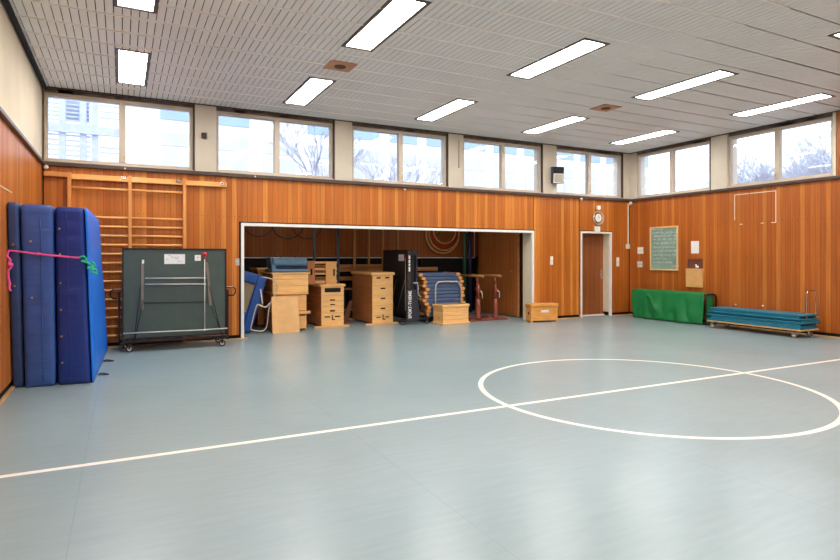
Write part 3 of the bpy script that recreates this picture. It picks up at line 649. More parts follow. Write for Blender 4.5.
# ------------------------------------------------------------------ STORE CONTENTS
def slot(mb, x0, x1, z0, z1, y): mb.box((x0, y-.003, z0), (x1, y+.004, z1))
def vault_box(name, lab, x0, x1, y0, y1, zs, slots, group, lid=.035, letter=None, foot=(.16, .12), mf='box', rearfoot=True, hole=None):
    """stacked hollow sections (each a part), padded lid, cross feet"""
    e = thing(name, lab, 'vault box', ((x0+x1)/2, (y0+y1)/2, 0), group=group)
    t = .022
    for k, (z0, z1) in enumerate(zip(zs, zs[1:])):
        g = .003
        s = MB(); bm = s.bm; V = {}
        for zz_ in (0, 1):
            for io in (0, 1):
                d_ = t*io; z_ = (z0+g) if zz_ == 0 else (z1-g)
                V[zz_, io] = [bm.verts.new(q_) for q_ in ((x0+d_, y0+d_, z_), (x1-d_, y0+d_, z_), (x1-d_, y1-d_, z_), (x0+d_, y1-d_, z_))]
        for i in range(4):
            j = (i+1) % 4
            f1 = bm.faces.new((V[0, 0][i], V[0, 0][j], V[1, 0][j], V[1, 0][i])); f2 = bm.faces.new((V[0, 1][j], V[0, 1][i], V[1, 1][i], V[1, 1][j]))
            f3 = bm.faces.new((V[1, 0][i], V[1, 0][j], V[1, 1][j], V[1, 1][i])); f4 = bm.faces.new((V[0, 0][j], V[0, 0][i], V[0, 1][i], V[0, 1][j]))
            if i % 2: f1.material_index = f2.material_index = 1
        sec = s.build('box_section', mf, e, bevel=.003); sec.data.materials.append(M_['box_side_shade'])
        hs = MB(); n = 0
        for (a, b, c, d) in slots.get(k, []): slot(hs, x0+(x1-x0)*a, x0+(x1-x0)*b, z0+(z1-z0)*c, z0+(z1-z0)*d, y0); n += 1
        if n: sub(sec, hs, 'grip_slot', 'black')
    MB().box((x0+.02, y0+.02, zs[0]+.02), (x1-.02, y1-.02, zs[-1]-.02)).build('inner_core', 'box_side_shade', e)
    zt = zs[-1]
    MB().box((x0-.035, y0-.03, zt), (x1+.035, y1+.03, zt+lid)).build('lid', mf, e, bevel=min(.018, lid*.4), seg=3)
    if foot:
        MB().box((x0-foot[0], y0-.03, .0), (x1+foot[1], y0+.05, zs[0])).build('foot', 'pale', e, bevel=.004)
        if rearfoot: MB().box((x0-foot[0], y1-.05, .0), (x1+foot[1], y1+.03, zs[0])).build('foot', 'pale', e, bevel=.004)
    if letter:
        cx, cz, s = letter
        text_mesh('letter', 'L', 'black', s, Matrix.Translation((cx, y0-.004, cz)) @ FRONT, e)
    return e
def zrow(v, u, Y): return at_y(u, v, Y).z
# tall box in the middle
Y = 11.85; x0, x1 = at_y(372.3, 300, Y).x, at_y(393, 300, Y).x
zs = [.04]+[zrow(v, 383, Y) for v in (315.2, 305.3, 295.2, 285.3, 275.3)]
vault_box('vault_box', 'tallest pale wooden vault box, left of the black folded table', x0, x1, Y, 13.1, zs,
          {4: [(.2, .4, .68, .82), (.62, .82, .68, .82)], 3: [(.4, .62, .62, .76)], 2: [(.4, .62, .62, .76)], 1: [(.4, .62, .62, .76)], 0: [(.2, .4, .68, .82), (.62, .82, .68, .82)]},
          'vault boxes in the store', lid=.07, letter=(x0+(x1-x0)*.55, zs[0]+.12, .16))
# lower box with an open frame on it
Y = 11.85; x0, x1 = at_y(321.3, 300, Y).x, at_y(343.8, 300, Y).x
zs = [.04]+[zrow(v, 333, Y) for v in (313, 306, 301, 295.5, 286.8)]
vault_box('vault_box', 'wooden vault box with an open frame section lying on top', x0, x1, Y, 13.0, zs,
          {4: [(.15, .86, .38, .88)], 3: [(.38, .6, .1, .3)], 2: [(.38, .6, .2, .4)], 1: [(.38, .6, .2, .45)], 0: [(.15, .38, .66, .76), (.6, .84, .66, .76)]},
          'vault boxes in the store', lid=.06, letter=(x0+(x1-x0)*.52, zs[0]+.17, .15))
zt = zs[-1]+.06
e = thing('frame_section', 'open wooden box frame lying on the lower vault box', 'box section', (x0+.1, 12.2, zt))
fz = .50
yF = 11.9
xa, xb, xc, xd = at_y(308, 270, yF).x, at_y(315.5, 270, yF).x, at_y(326, 270, yF).x, at_y(336.3, 270, yF).x
b1 = MB().box((xa, yF+.03, zt), (xb, yF+.06, zt+fz)).build('end_board', 'box_side_shade', e, bevel=.003); sub(b1, MB().box((xb-.1, yF+.025, zt+.2), (xb-.06, yF+.031, zt+.33)), 'grip_slot', 'black')
b1 = MB().box((xc, yF, zt), (xd, yF+.03, zt+fz-.03)).build('end_board', 'box2', e, bevel=.003); sub(b1, MB().box((xd-.07, yF-.005, zt+.17), (xd-.035, yF+.001, zt+.32)), 'grip_slot', 'black')
for dz in (.03, .2, .3, .44): MB().box((xb-.01, yF+.06, zt+dz), (xd+.04, yF+.085, zt+dz+.045)).build('rail', 'box2', e)
# left stack
Y = 11.6
x0, x1 = at_y(274.5, 300, Y).x, at_y(306.5, 300, Y).x
zs = [.03, zrow(312, 300, Y), zrow(302, 300, Y), zrow(294.5, 300, Y)]
vault_box('vault_box', 'wide wooden vault box under the boxed section with blue mat on top', x0, x1, Y, 12.6, zs, {0: [(.72, .96, .0, .05), (.72, .96, .78, .86)], 1: [(.72, .96, .05, .15)]}, 'vault boxes in the store', lid=.05, foot=None, mf='box2')
e_ = MB().box((x1-.22, Y-.05, zs[1]-.035), (x1+.07, Y-.002, zs[1]+.02)).build('wooden_batten', 'box2', bevel=.004)
tag(e_, 'short wooden batten sticking out of the left vault box', 'batten')
zt = zs[-1]+.05
z2 = zrow(272.5, 290, Y)
vault_box('vault_box', 'wide shallow wooden vault box section carrying the folded blue mat', at_y(272.5, 300, Y).x, at_y(308, 300, Y).x, Y-.02, 12.6, [zt, zt+(z2-zt)*.33, zt+(z2-zt)*.66, z2-.03], {}, None, lid=.03, foot=None, mf='box')
zt = z2
e = thing('folded_mat', 'folded steel blue mat on top of the left box stack', 'mat', (2.9, 11.8, zt))
xm0, xm1 = at_y(272.5, 265, Y).x, at_y(308.3, 265, Y).x
def fold(y0, y1, z0, z1, m, nm, x0=xm0, x1=xm1):
    h = (z1-z0)/2; prof = []
    for k in range(13): a = PI/2+PI*k/12; prof.append((y0+h+h*math.cos(a), z0+h+h*math.sin(a)))
    for k in range(13): a = -PI/2+PI*k/12; prof.append((y1-h+h*math.cos(a), z0+h+h*math.sin(a)))
    return MB().prism(prof, x0, x1, lambda p, x: (x, p[0], p[1])).build(nm, m, e, smooth=False)
fold(11.62, 12.3, zt+.002, zt+.07, 'roll', 'mat_fold'); fold(11.65, 12.25, zt+.072, zt+.115, 'roll_dk', 'mat_fold', xm0+.07); fold(11.68, 12.35, zt+.117, zt+.30, 'roll', 'mat_fold', xm0+.04)
MB().hexa([(xm0, 11.64, zt+.07), (xm0+.1, 11.64, zt+.07), (xm0+.1, 11.75, zt+.07), (xm0, 11.75, zt+.07), (xm0-.0, 11.8, zt+.3), (xm0+.04, 11.8, zt+.3), (xm0+.04, 11.84, zt+.3), (xm0, 11.84, zt+.3)]).build('mat_flap', 'roll', e)
# leaning pale board
e = MB(); a, c = at_z(272.3, 333, 0), at_z(299.3, 333, 0); Yp = 11.42
xa, xb = at_y(272.3, 315, Yp).x, at_y(299.5, 315, Yp).x; zz = zrow(296.5, 286, Yp)
e.hexa([(xa, Yp-.03, 0), (xb, Yp-.03, 0), (xb, Yp, 0), (xa, Yp, 0), (xa, Yp+.08, zz), (xb, Yp+.08, zz), (xb, Yp+.11, zz), (xa, Yp+.11, zz)])
tag(e.build('wooden_board', 'pale', bevel=.004), 'plain pale wooden board leaning on the left box stack', 'board')
# dark wooden box behind at the left
Y = 12.75
vault_box('vault_box', 'shaded wooden vault box behind, between trampoline and left stack', at_y(258, 300, Y).x, at_y(285, 300, Y).x, Y, 13.5, [.03, .35, .75, zrow(292, 262, Y), zrow(271, 262, Y)], {2: [(.1, .4, .8, .95)]}, 'vault boxes in the store', lid=.06, foot=None, mf='box2')
# mini trampoline
e = thing('mini_trampoline', 'blue padded mini trampoline standing on edge just inside the store', 'trampoline', (2.1, 12.0, 0))
Yt = 11.75
R = Matrix.Translation((2.10, Yt, 0)) @ Matrix.Rotation(math.radians(17), 4, 'Y')
def tb(a, b, c, d, z0, z1): return soft_box([R @ Vector(p) for p in box8(a, b, c, d, z0, z1)], (4, 3, 8), puff=.008, wr=.006, rnd=.02)
tb(-.03, .15, -.06, .06, .05, 1.2).build('side_pad', 'blue_pad', e)
tb(-.62, -.03, -.06, .06, 1.0, 1.2).build('top_pad', 'blue_pad', e)
tb(-.62, -.03, -.06, .06, .28, .42).build('bottom_pad', 'blue_pad', e)
MB().hexa([R @ Vector(p) for p in box8(-.6, -.03, -.01, .01, .4, 1.02)]).build('bed', 'bed', e)
Yt2 = 11.52
pl = [at_y(u, v, Yt2) for u, v in ((262, 277), (270, 278.5), (275.5, 282), (277.3, 287), (276, 292), (270.5, 303), (268.5, 312), (267.5, 322), (266, 328), (262.5, 331), (256, 330.8), (250.5, 329.5))]
MB().tube(smooth_path(pl, 4), .011, 8).build('leg_frame', 'steel', e)
MB().tube(smooth_path([at_y(u, v, Yt2-.02) for u, v in ((250.5, 329.5), (253, 318), (257, 305), (261, 306), (266, 307), (269.5, 303))], 4), .013, 8).build('leg_frame', 'steel', e)
MB().tube([at_y(260.5, 289, Yt2-.02), at_y(262.5, 304, Yt2-.02)], .013, 8).build('spring_strut', 'white', e)
# poles
for i, (u, Y, m, r, lab) in enumerate([(314.3, 13.2, 'pole_b', .033, 'blue grey pole standing above the open frame, left one'), (338.2, 13.2, 'pole_b', .036, 'blue grey pole standing at the right end of the open frame'),
    (354.5, 13.4, 'pole', .035, 'wooden climbing pole, leftmost behind the tall vault box'), (368.8, 13.35, 'pole', .028, 'wooden climbing pole, thinner, second behind the tall vault box'), (382.6, 13.4, 'pole', .022, 'wooden climbing pole, thin, just left of the black table'), (397.6, 13.4, 'pole', .026, 'wooden climbing pole rising behind the black folded table'),
    (464.5, 13.3, 'pole_g', .045, 'green pole standing behind the stacked blue mats'), (469.8, 13.4, 'pole_n', .05, 'navy pole right beside the green pole')]):
    p = at_y(u, 250, Y); tag(MB().tube([(p.x, Y, 0), (p.x, Y, 2.68)], r, 12).build('upright_pole', m), lab, 'pole')
# beams on wall brackets
e = thing('beam_rack', 'black bracket rack on the rear wall of the store carrying long beams', 'rack', (5.6, 13.85, .95))
for x in (4.2, 5.6, 7.2):
    MB().box((x-.02, 13.84, .85), (x+.02, 13.9, 1.45)).box((x-.02, 13.5, 1.12), (x+.02, 13.84, 1.145)).box((x-.02, 13.5, .91), (x+.02, 13.84, .93)).build('bracket', 'blackm', e)
for z, x0, x1, lab in ((1.147, 3.7, 7.55, 'long wooden beam on the upper brackets of the store rack'), (.932, 3.7, 5.75, 'long wooden beam on the lower brackets of the store rack')):
    tag(MB().box((x0, 13.55, z), (x1, 13.68, z+.1)).build('wooden_beam', 'beam', bevel=.012), lab, 'beam')
tag(MB().box((3.7, 13.5, 1.25), (6.3, 13.66, 1.33)).build('wooden_beam', 'beam', bevel=.012), 'long wooden beam lying on top of the other beams', 'beam')
# small shelf between boxes
e = thing('storage_shelf', 'low dark shelf with pale boards between the two vault boxes', 'shelf', (4.75, 13.3, 0))
Ys = 13.2; xa, xb = at_y(345, 300, Ys).x-.0, at_y(354, 300, Ys).x+.05
for v in (289, 310): z = zrow(v, 349, Ys); MB().box((xa, Ys, z-.02), (xb, Ys+.3, z+.015)).build('shelf_board', 'pole', e)
for x in (xa, xb-.03, (xa+xb)/2): MB().box((x, Ys+.02, 0), (x+.03, Ys+.06, .86)).build('post', 'blackm', e)
xs = at_y(349, 310, 12.6).x
e = MB(); e.hexa([(xs-.2, 12.55, .0), (xs-.05, 12.55, .0), (xs-.05, 12.6, .0), (xs-.2, 12.6, .0), (xs+.0, 12.55, .5), (xs+.08, 12.55, .5), (xs+.08, 12.6, .5), (xs+.0, 12.6, .5)]).box((xs-.35, 12.5, 0), (xs+.05, 12.65, .035))
tag(e.build('wooden_prop', 'prop'), 'slanting brown wooden prop left of the tallest vault box', 'prop')
# ---- black folded table tennis table, seen edge on
e = thing('table_tennis_table', 'black folded table tennis table with white lettering inside the store', 'table', (5.9, 12.3, 0))
xa, yN, yFar = 5.72, 11.5, 13.02
tp = MB().box((xa, yN, .2), (xa+.025, yFar, 1.67)).build('tabletop_half', 'ttdark', e)
sub(tp, MB().box((xa-.008, yN-.008, .2), (xa+.03, yN+.015, 1.68)).box((xa-.008, yFar-.015, .2), (xa+.03, yFar+.008, 1.68)).box((xa-.008, yN+.015, 1.66), (xa+.03, yFar-.015, 1.68)), 'edge_frame', 'blackm')
xg = at_y(412.5, 260, yN).x; xh = at_y(417.3, 260, yN).x
tp = MB().box((xh-.03, yN, .2), (xh, yFar, 1.68)).build('tabletop_half', 'ttnavy', e)
MB().box((xa+.03, yN-.005, 1.55), (xh-.03, yN+.03, 1.665)).box((xg-.03, yN-.006, .8), (xg, yN+.04, 1.66)).build('hinge_housing', 'ttnavy', e)
MB().box((xa+.03, yN+.05, .1), (xh-.03, yFar-.05, 1.6)).build('inner_frame', 'blackm', e)
xp0, xp1 = at_y(406.8, 305, yN-.06).x, at_y(420.5, 305, yN-.06).x
pb = MB(); pb.hexa([(xp0, yN-.05, .1), (xp1, yN-.05, .1), (xp1, yN-.01, .1), (xp0, yN-.01, .1), (xp0, yN-.05, .78), (xp1-.08, yN-.05, .78), (xp1-.08, yN-.01, .78), (xp0, yN-.01, .78)])
pb.build('side_plate', 'ttnavy', e, bevel=.006)
pc = at_y(410.3, 304.7, yN-.06)
MT = Matrix.Translation((pc.x, yN-.054, pc.z)) @ FRONT @ Matrix.Rotation(PI/2, 4, 'Z')
text_mesh('lettering', 'SPORT-THIEME', 'white', .104, MT @ Matrix.Diagonal((.88, 1, 1, 1)), e)
st_ = MB()
for v0, v1 in ((255.5, 259), (259.8, 263), (263.6, 266), (266.8, 271.5)):
    a, b = at_y(408.7, v1, yN-.01), at_y(410.2, v0, yN-.01); st_.box((a.x, yN-.012, a.z), (b.x, yN-.004, b.z))
MB().box((at_y(407.5, 260, yN).x, yN-.006, .8), (at_y(411.5, 260, yN).x, yN+.04, 1.66)).build('edge_strip', 'ttdark', e)
st_.build('white_strip', 'white', e)
MB().tube(smooth_path([at_y(u, v, yN-.08) for u, v in ((413.5, 283), (417, 283), (418.3, 287), (418, 293), (420.5, 297))], 4), .011, 8).build('push_handle', 'steel', e)
def L_(Y, v, X=xa-.003):
    # point on the left face at depth Y, at height for image row v
    c, s = math.cos(YAW), math.sin(YAW); return Vector((X, Y, EYE-(v-V0)/F*(X*s+Y*c)))
p = L_(11.95, 257.5); MB().box((xa-.004, 11.85, p.z-.08), (xa-.001, 12.15, p.z+.07)).build('notice', 'paper', e)
MB().ball((xa-.04, 11.72, 1.53), .045, (.6, 1, 1)).build('lock_knob', 'red', e)
MB().tube([(xa-.03, 11.72, 1.5), (xa-.03, 11.72, .3)], .008, 6).build('lock_rod', 'steel', e)
for p0, p1 in (((11.75, 1.0), (12.2, .2)), ((12.2, 1.0), (12.6, .2)), ((12.7, 1.1), (12.2, 1.1)), ((12.65, 1.0), (12.3, .25))): MB().tube([(xa-.03, p0[0], p0[1]), (xa-.03, p1[0], p1[1])], .009, 6).build('brace', 'taupe', e)
MB().box((xa-.2, yN+.05, .1), (xh+.33, yN+.09, .14)).box((xa-.2, yFar-.1, .1), (xh+.3, yFar-.06, .14)).box((xa+.03, yN+.09, .1), (xh, yFar-.1, .14)).hexa([(xh+.26, yN+.05, .14), (xh+.3, yN+.05, .14), (xh+.3, yN+.09, .14), (xh+.26, yN+.09, .14), (xh, yN+.05, .62), (xh+.03, yN+.05, .62), (xh+.03, yN+.09, .62), (xh, yN+.09, .62)]).build('undercarriage', 'blackm', e)
for x, y in ((xa-.17, yN+.07), (xh+.28, yN+.07), (xa-.17, yFar-.08), (xh+.27, yFar-.08)): caster(e, x, y, .045, 'taupe')
# ---- mat cart with stacked slate blue mats with round wooden ends
Ym = 11.75
e = thing('mat_cart', 'low black cart with chrome hoop handle under the stacked slate blue mats', 'cart', (6.8, 12.1, 0))
xc0, xc1 = at_y(424, 316, Ym).x, at_y(463, 316, Ym).x
MB().box((xc0, Ym-.02, .095), (xc1, Ym+.8, .125)).build('platform', 'blackm', e, bevel=.004)
for x in (xc0+.08, xc1-.08):
    for y in (Ym+.05, Ym+.7): caster(e, x, y, .04)
hp = [at_y(u, v, Ym-.06) for u, v in ((435.5, 314), (435.5, 289), (436, 284.5), (439, 281.8), (448, 281.5), (457, 281.6), (460, 284), (461.2, 289), (461.4, 314))]
MB().tube(hp, .017, 10).build('handle', 'steel', e)
ul = [418.6, 421.4, 423.0, 422.4, 425.2, 423.4, 424.6, 422.4, 424.4, 427.0, 426.4, 425.6]
urr = [460.2, 462.0, 463.2, 462.2, 464.6, 463.4, 464.4, 462.8, 464.8, 464.0, 465.6, 464.6]
vt, vb = 272.8, 315.5; nl = len(ul); z1 = zrow(vt, 440, Ym); z0 = .127; dz = (z1-z0)/nl
wl_ = ['topmost', 'second from the top', 'third from the top', 'fourth from the top', 'fifth from the top', 'sixth from the top', 'seventh from the top', 'eighth from the top', 'fourth from the bottom', 'third from the bottom', 'second from the bottom', 'lowest']
for k in range(nl):
    zt_ = z1-k*dz; zb_ = zt_-dz+.004; xa_, xb_ = at_y(ul[k], 300, Ym).x, at_y(urr[k], 300, Ym).x
    t = thing('rolled_end_mat', 'slate blue mat with wooden ends, %s in the cart stack' % wl_[k], 'mat', ((xa_+xb_)/2, Ym+.3, zb_), group='stacked slate blue mats')
    dy = random.uniform(-.012, .012)
    soft_box(box8(xa_+.1, xb_-.1, Ym+dy, Ym+.7+dy, zb_, zt_-.004), (8, 3, 1), puff=.0, wr=.004, rnd=.006, seed=k).build('cover', 'layer', t)
    for xx, s in ((xa_, -1), (xb_, 1)):
        r_ = dz*.47
        prof = [(r_*math.cos(2*PI*i/14), r_*math.sin(2*PI*i/14)) for i in range(14)]
        MB().prism(prof, Ym-.015+dy, Ym+.68+dy, lambda p, y: (xx-s*.05+p[0]*1.35, y, zb_+r_+.001+p[1])).build('wooden_end', 'knobw', t)
# ---- small boxes
def crate(name, lab, fl, w, d, h, rz, lid, m, cat='box', hole=True, grey=False, plank=False, feet=False, note=False):
    x, y = fl; Rm = Matrix.Translation((x, y, 0)) @ Matrix.Rotation(rz, 4, 'Z')
    e = thing(name, lab, cat, (x, y, 0))
    def bx(mb, a, b): return mb.hexa([Rm @ Vector(p) for p in box8(a[0], b[0], a[1], b[1], a[2], b[2])])
    zb = .035 if feet else 0.005
    n = 4 if plank else 1
    body = MB()
    for i in range(n): bx(body, (0, 0, zb+(h-zb-lid)*i/n+.001), (w, d, zb+(h-zb-lid)*(i+1)/n-.001))
    bd_ = body.build('body', m, e, bevel=.012 if plank else .005)
    bx(MB(), (-.02, -.02, h-lid), (w+.02, d+.02, h)).build('lid', m, e, bevel=.015, seg=3)
    if plank: bx(MB(), (-.03, -.03, .0), (w+.03, d+.03, .035)).build('plinth', m, e, bevel=.008)
    if feet:
        for a, b in ((0, .05), (w-.05, w)):
            bx(MB(), (a, 0, 0), (b, .05, .035)).build('foot', m, e); bx(MB(), (a, d-.05, 0), (b, d, .035)).build('foot', m, e)
    if hole:
        sub(bd_, MB().tube([Rm @ Vector((-.003, d*.45, h*.48 if plank is False else h*.3)), Rm @ Vector((.004, d*.45, h*.48 if plank is False else h*.3))], .03 if not plank else .018, 14), 'finger_hole', 'black')
    if grey: bx(MB(), (w*.15, .03, h), (w*.9, d-.03, h+.012)).build('top_plate', 'taupe', e)
    if note: sub(bd_, bx(MB(), (w*.38, -.004, h*.52), (w*.66, .0, h*.65)), 'label_strip', 'paper')
    return e
crate('wooden_box', 'small pale slatted wooden box standing in front of the stacked mats', (6.36, 11.17), .70, .42, .44, math.radians(4), .06, 'box', plank=True, grey=True)
crate('wooden_chest', 'small orange wooden chest beside the right post of the store opening', (8.37, 10.615), .70, .25, .43, math.radians(-9), .075, 'chest', cat='chest', feet=True, note=True)
# ---- parallel bars
e = thing('parallel_bars', 'parallel bars with red brown posts and wooden rails in the store', 'parallel bars', (7.9, 12.2, 0))
for yy in (11.45, 12.25):
    MB().box((7.22, yy-.04, 0), (8.3, yy+.04, .05)).build('base', 'rust', e, bevel=.01)
for X in (7.47, 7.96):
    MB().box((X-.035, 11.49, .0), (X+.035, 12.21, .04)).build('base_rail', 'rust', e)
    for yy in (11.45, 12.25):
        MB().tube([(X, yy, .05), (X, yy, .12), (X, yy, .35), (X, yy, .52)], .075, 14, r2=.038).build('post', 'rust', e)
        MB().tube([(X, yy, .5), (X, yy, .88)], .026, 12).box((X-.038, yy-.045, .68), (X+.038, yy+.04, .76)).tube([(X, yy, .88), (X-.02, yy, .95), (X-.02, yy, 1.037)], .022, 10).build('inner_post', 'rust', e)
        if yy < 12: MB().tube([(X+.03, yy-.05, .72), (X+.07, yy-.06, .66), (X+.075, yy-.06, .54)], .011, 6).build('clamp_lever', 'switch', e)
    xx = X-.02
    MB().tube([(xx, 11.2, 1.065), (xx, 12.45, 1.065)], .03, 12).build('rail', 'rail', e)
# ---- hoops on rear wall
def hoop(c, r, t, m, lab, n=40, ell=1.0):
    pts = [(c[0]+r*math.cos(2*PI*i/n), c[1], c[2]+r*ell*math.sin(2*PI*i/n)) for i in range(n)]
    tag(MB().tube(pts, t, 8, closed=True).build('hoop', m), lab, 'hoop', 'gymnastic hoops on the rear wall')
hoop((7.84, 13.80, 2.14), .52, .021, 'hoopw', 'largest wooden hoop hanging on the rear wall, outermost of the nest')
hoop((7.86, 13.76, 2.17), .47, .018, 'hoopw', 'wooden hoop just inside the largest one on the rear wall')
hoop((7.90, 13.83, 2.21), .40, .024, 'hoopr', 'red hoop hanging among the wooden hoops')
hoop((7.88, 13.76, 2.24), .35, .018, 'hoopw', 'small pale hoop in front of the red hoop')
hoop((2.85, 13.82, 2.37), .37, .009, 'hoopk', 'dark thin hoop hanging nearest the left post of the opening')
hoop((3.55, 13.82, 2.36), .40, .011, 'hoopk', 'dark hoop hanging above the folded blue mat, middle one')
hoop((4.02, 13.79, 2.34), .38, .009, 'hoopk', 'dark hoop hanging left of the blue grey pole')
hoop((3.52, 13.70, 1.72), .31, .006, 'taupe', 'thin grey wire ring hanging behind the folded blue mat', ell=.85)
for x, z in ((7.86, 2.635), (2.85, 2.685), (3.55, 2.66), (4.02, 2.64)): pass
e = thing('hoop_peg_rail', 'wooden peg rail holding hoops on the rear wall', 'peg rail', (5, 13.88, 2.6))
MB().box((2.5, 13.87, 2.58), (8.4, 13.9, 2.64)).build('rail', 'beam', e)
for x in (7.86, 2.85, 3.55, 4.02, 3.2): MB().tube([(x, 13.9, 2.59), (x, 13.72, 2.6)], .012, 8).build('peg', 'beam', e)
p = at_y(436.5, 235, 13.88); tag(MB().tube([p, p+Vector((.03, -.06, .0)), p+Vector((.06, -.08, .07))], .012, 8).build('wall_hook', 'blackm'), 'dark hook on the rear wall inside the nest of hoops', 'hook')
# ------------------------------------------------------------------ BACK WALL FITTINGS
p = at_y(594.0, 213, YB)
cx, cz = at_y(597, 218, YB).x, at_y(597, 218, YB).z
e = thing('wall_clock', 'round wall clock with wire guard above the door', 'clock', (cx, YB-.04, cz))
MB().disc((cx, YB-.025, cz), (0, 1, 0), .13, .05, 28).build('clock_case', 'chrome', e)
MB().disc((cx, YB-.052, cz), (0, 1, 0), .105, .006, 28).build('clock_face', 'face', e)
MB().box((cx-.004, YB-.06, cz), (cx+.004, YB-.056, cz+.07)).box((cx, YB-.06, cz-.004), (cx+.045, YB-.056, cz+.004)).build('hand', 'ink', e)
g = MB()
for i, r in enumerate((.155, .17)):
    g.tube([(cx+r*math.cos(2*PI*k/28), YB-.03-.03*i, cz+r*math.sin(2*PI*k/28)) for k in range(28)], .007, 6, closed=True)
for k in range(8):
    a = 2*PI*k/8; g.tube([(cx+.165*math.cos(a), YB-.06, cz+.165*math.sin(a)), (cx+.165*math.cos(a), YB, cz+.165*math.sin(a))], .005, 5)
g.build('wire_guard', 'steel', e)
z = at_y(598, 207.8, YB).z; tag(MB().box((cx-.03, YB-.05, z-.055), (cx+.085, YB, z+.05)).build('signal_box', 'white', bevel=.015), 'small white signal box above the wall clock', 'alarm box')
z = at_y(597, 229, YB).z; tag(MB().box((cx-.085, YB-.035, z-.07), (cx+.08, YB, z+.065)).build('sign_plate', 'sign', bevel=.006), 'small pale blank sign between clock and door frame', 'sign')
# corner conduit
e = thing('cable_conduit', 'white cable conduit with boxes running down the far right corner', 'conduit', (XR-.05, YB-.03, 1.75))
MB().box((XR-.075, YB-.02, 1.84), (XR-.045, YB-.001, 2.93)).build('duct', 'switch', e)
MB().box((XR-.15, YB-.045, 1.73), (XR-.03, YB-.001, 1.85)).build('junction_box', 'switch', e, bevel=.008)
MB().ball((XR-.03, YB-.07, 2.92), .045, (1, 1, 1.1)).box((XR-.075, YB-.06, 2.87), (XR-.01, YB-.01, 2.9)).build('sensor_head', 'switch', e)
for u, v, lab in ((43.6, 167, 'small cream sensor in the far left corner below the ledge'), (125, 168.7, 'tiny white sensor below the leftmost window'), (255, 176.6, 'tiny white sensor below the second window from the left'), (405, 189.8, 'tiny white sensor below the middle window'), (581, 199.3, 'white round sensor under the ledge left of the clock')):
    p = at_y(u, v, YB-.05); big = u < 50 or u > 500
    o = MB(); o.box((p.x-.018, YB-.05, p.z), (p.x+.018, YB, p.z+.02)).ball((p.x+(.03 if u < 50 else 0), YB-.055, p.z), .04 if big else .022)
    tag(o.build('motion_sensor', 'switch'), lab, 'sensor', 'small sensors under the ledge')
# speaker and box on pillars
a = at_y(204, 135.7, YB-.02); tag(MB().box((a.x-.045, YB-.05, a.z-.05), (a.x+.045, YB-.01, a.z+.05)).build('control_box', 'frame_dk', bevel=.006), 'small black control box on the pillar right of the leftmost window', 'control box')
p = at_y(558.3, 175, YB-.15)
e = thing('wall_speaker', 'small dark loudspeaker with light grille on the pillar between windows', 'speaker', (p.x, YB-.1, p.z))
Rs = Matrix.Translation((p.x, YB-.12, p.z)) @ Matrix.Rotation(math.radians(-18), 4, 'Z') @ Matrix.Rotation(math.radians(6), 4, 'X')
def hx(mb, a, b): return mb.hexa([Rs @ Vector(q_) for q_ in box8(a[0], b[0], a[1], b[1], a[2], b[2])])
hx(MB(), (-.14, -.06, -.2), (.14, .07, .2)).build('case', 'spk', e, bevel=.01)
hx(MB(), (-.12, -.068, .04), (.125, -.06, .19)).build('control_panel', 'spk_dk', e)
gr_ = hx(MB(), (-.125, -.078, -.19), (.12, -.06, .035)).build('grille_frame', 'white', e, bevel=.004)
sub(gr_, hx(MB(), (-.105, -.082, -.17), (.10, -.078, .02)), 'grille', 'grille')
hx(MB(), (-.1, .07, -.03), (-.04, .115, .03)).build('bracket', 'blackm', e)
# pull cord on pillar
p = at_y(459, 140, YB-.02); pq = at_y(459, 167, YB-.02)
tag(MB().tube([(p.x, YB-.016, p.z), (p.x, YB-.016, pq.z)], .006, 6).ball((p.x, YB-.018, pq.z), .014).build('pull_cord', 'taupe'), 'thin pull cord hanging on the pillar right of the middle window', 'cord')
# ------------------------------------------------------------------ RIGHT WALL
e = thing('chalkboard', 'green chalkboard covered in white writing, wooden frame, on the right wall', 'chalkboard', (XR-.02, 9.85, 1.19))
by0, by1, bz0, bz1 = 9.425, 10.25, 1.185, 2.265
MB().box((XR-.02, by0+.03, bz0+.03), (XR-.002, by1-.03, bz1-.03)).build('writing_surface', 'board', e)
MB().box((XR-.035, by0, bz0), (XR-.001, by0+.035, bz1)).box((XR-.035, by1-.035, bz0), (XR-.001, by1, bz1)).box((XR-.035, by0+.035, bz0), (XR-.001, by1-.035, bz0+.035)).box((XR-.035, by0+.035, bz1-.035), (XR-.001, by1-.035, bz1)).build('frame', 'bfr', e, bevel=.003)
ck = MB(); rr = random.Random(5); xk = XR-.021
def stroke(y, z, y2, z2, w=.0055):
    d = Vector((0, y2-y, z2-z)); 
    if d.length < 1e-4: return
    n_ = Vector((0, -d.z, d.y)).normalized()*w/2
    a, b = Vector((xk, y, z)), Vector((xk, y2, z2)); q_ = [a-n_, b-n_, b+n_, a+n_]
    vs = [ck.bm.verts.new(v) for v in q_]; vs2 = [ck.bm.verts.new(v+Vector((-.001, 0, 0))) for v in q_]
    ck.bm.faces.new(vs2)
    for i in range(4): ck.bm.faces.new((vs[i], vs[(i+1) % 4], vs2[(i+1) % 4], vs2[i]))
lines = [(2.19, .0, .35, 1), (2.10, .02, .75, 1), (2.02, .05, .72, 1.5), (1.94, .04, .7, 1), (1.84, .03, .66, 1.4), (1.74, .04, .68, 1), (1.65, .04, .72, 1.3), (1.55, .05, .72, 1.0), (1.46, .06, .5, 1), (1.37, .04, .6, 1.1), (1.28, .6, .76, .9)]
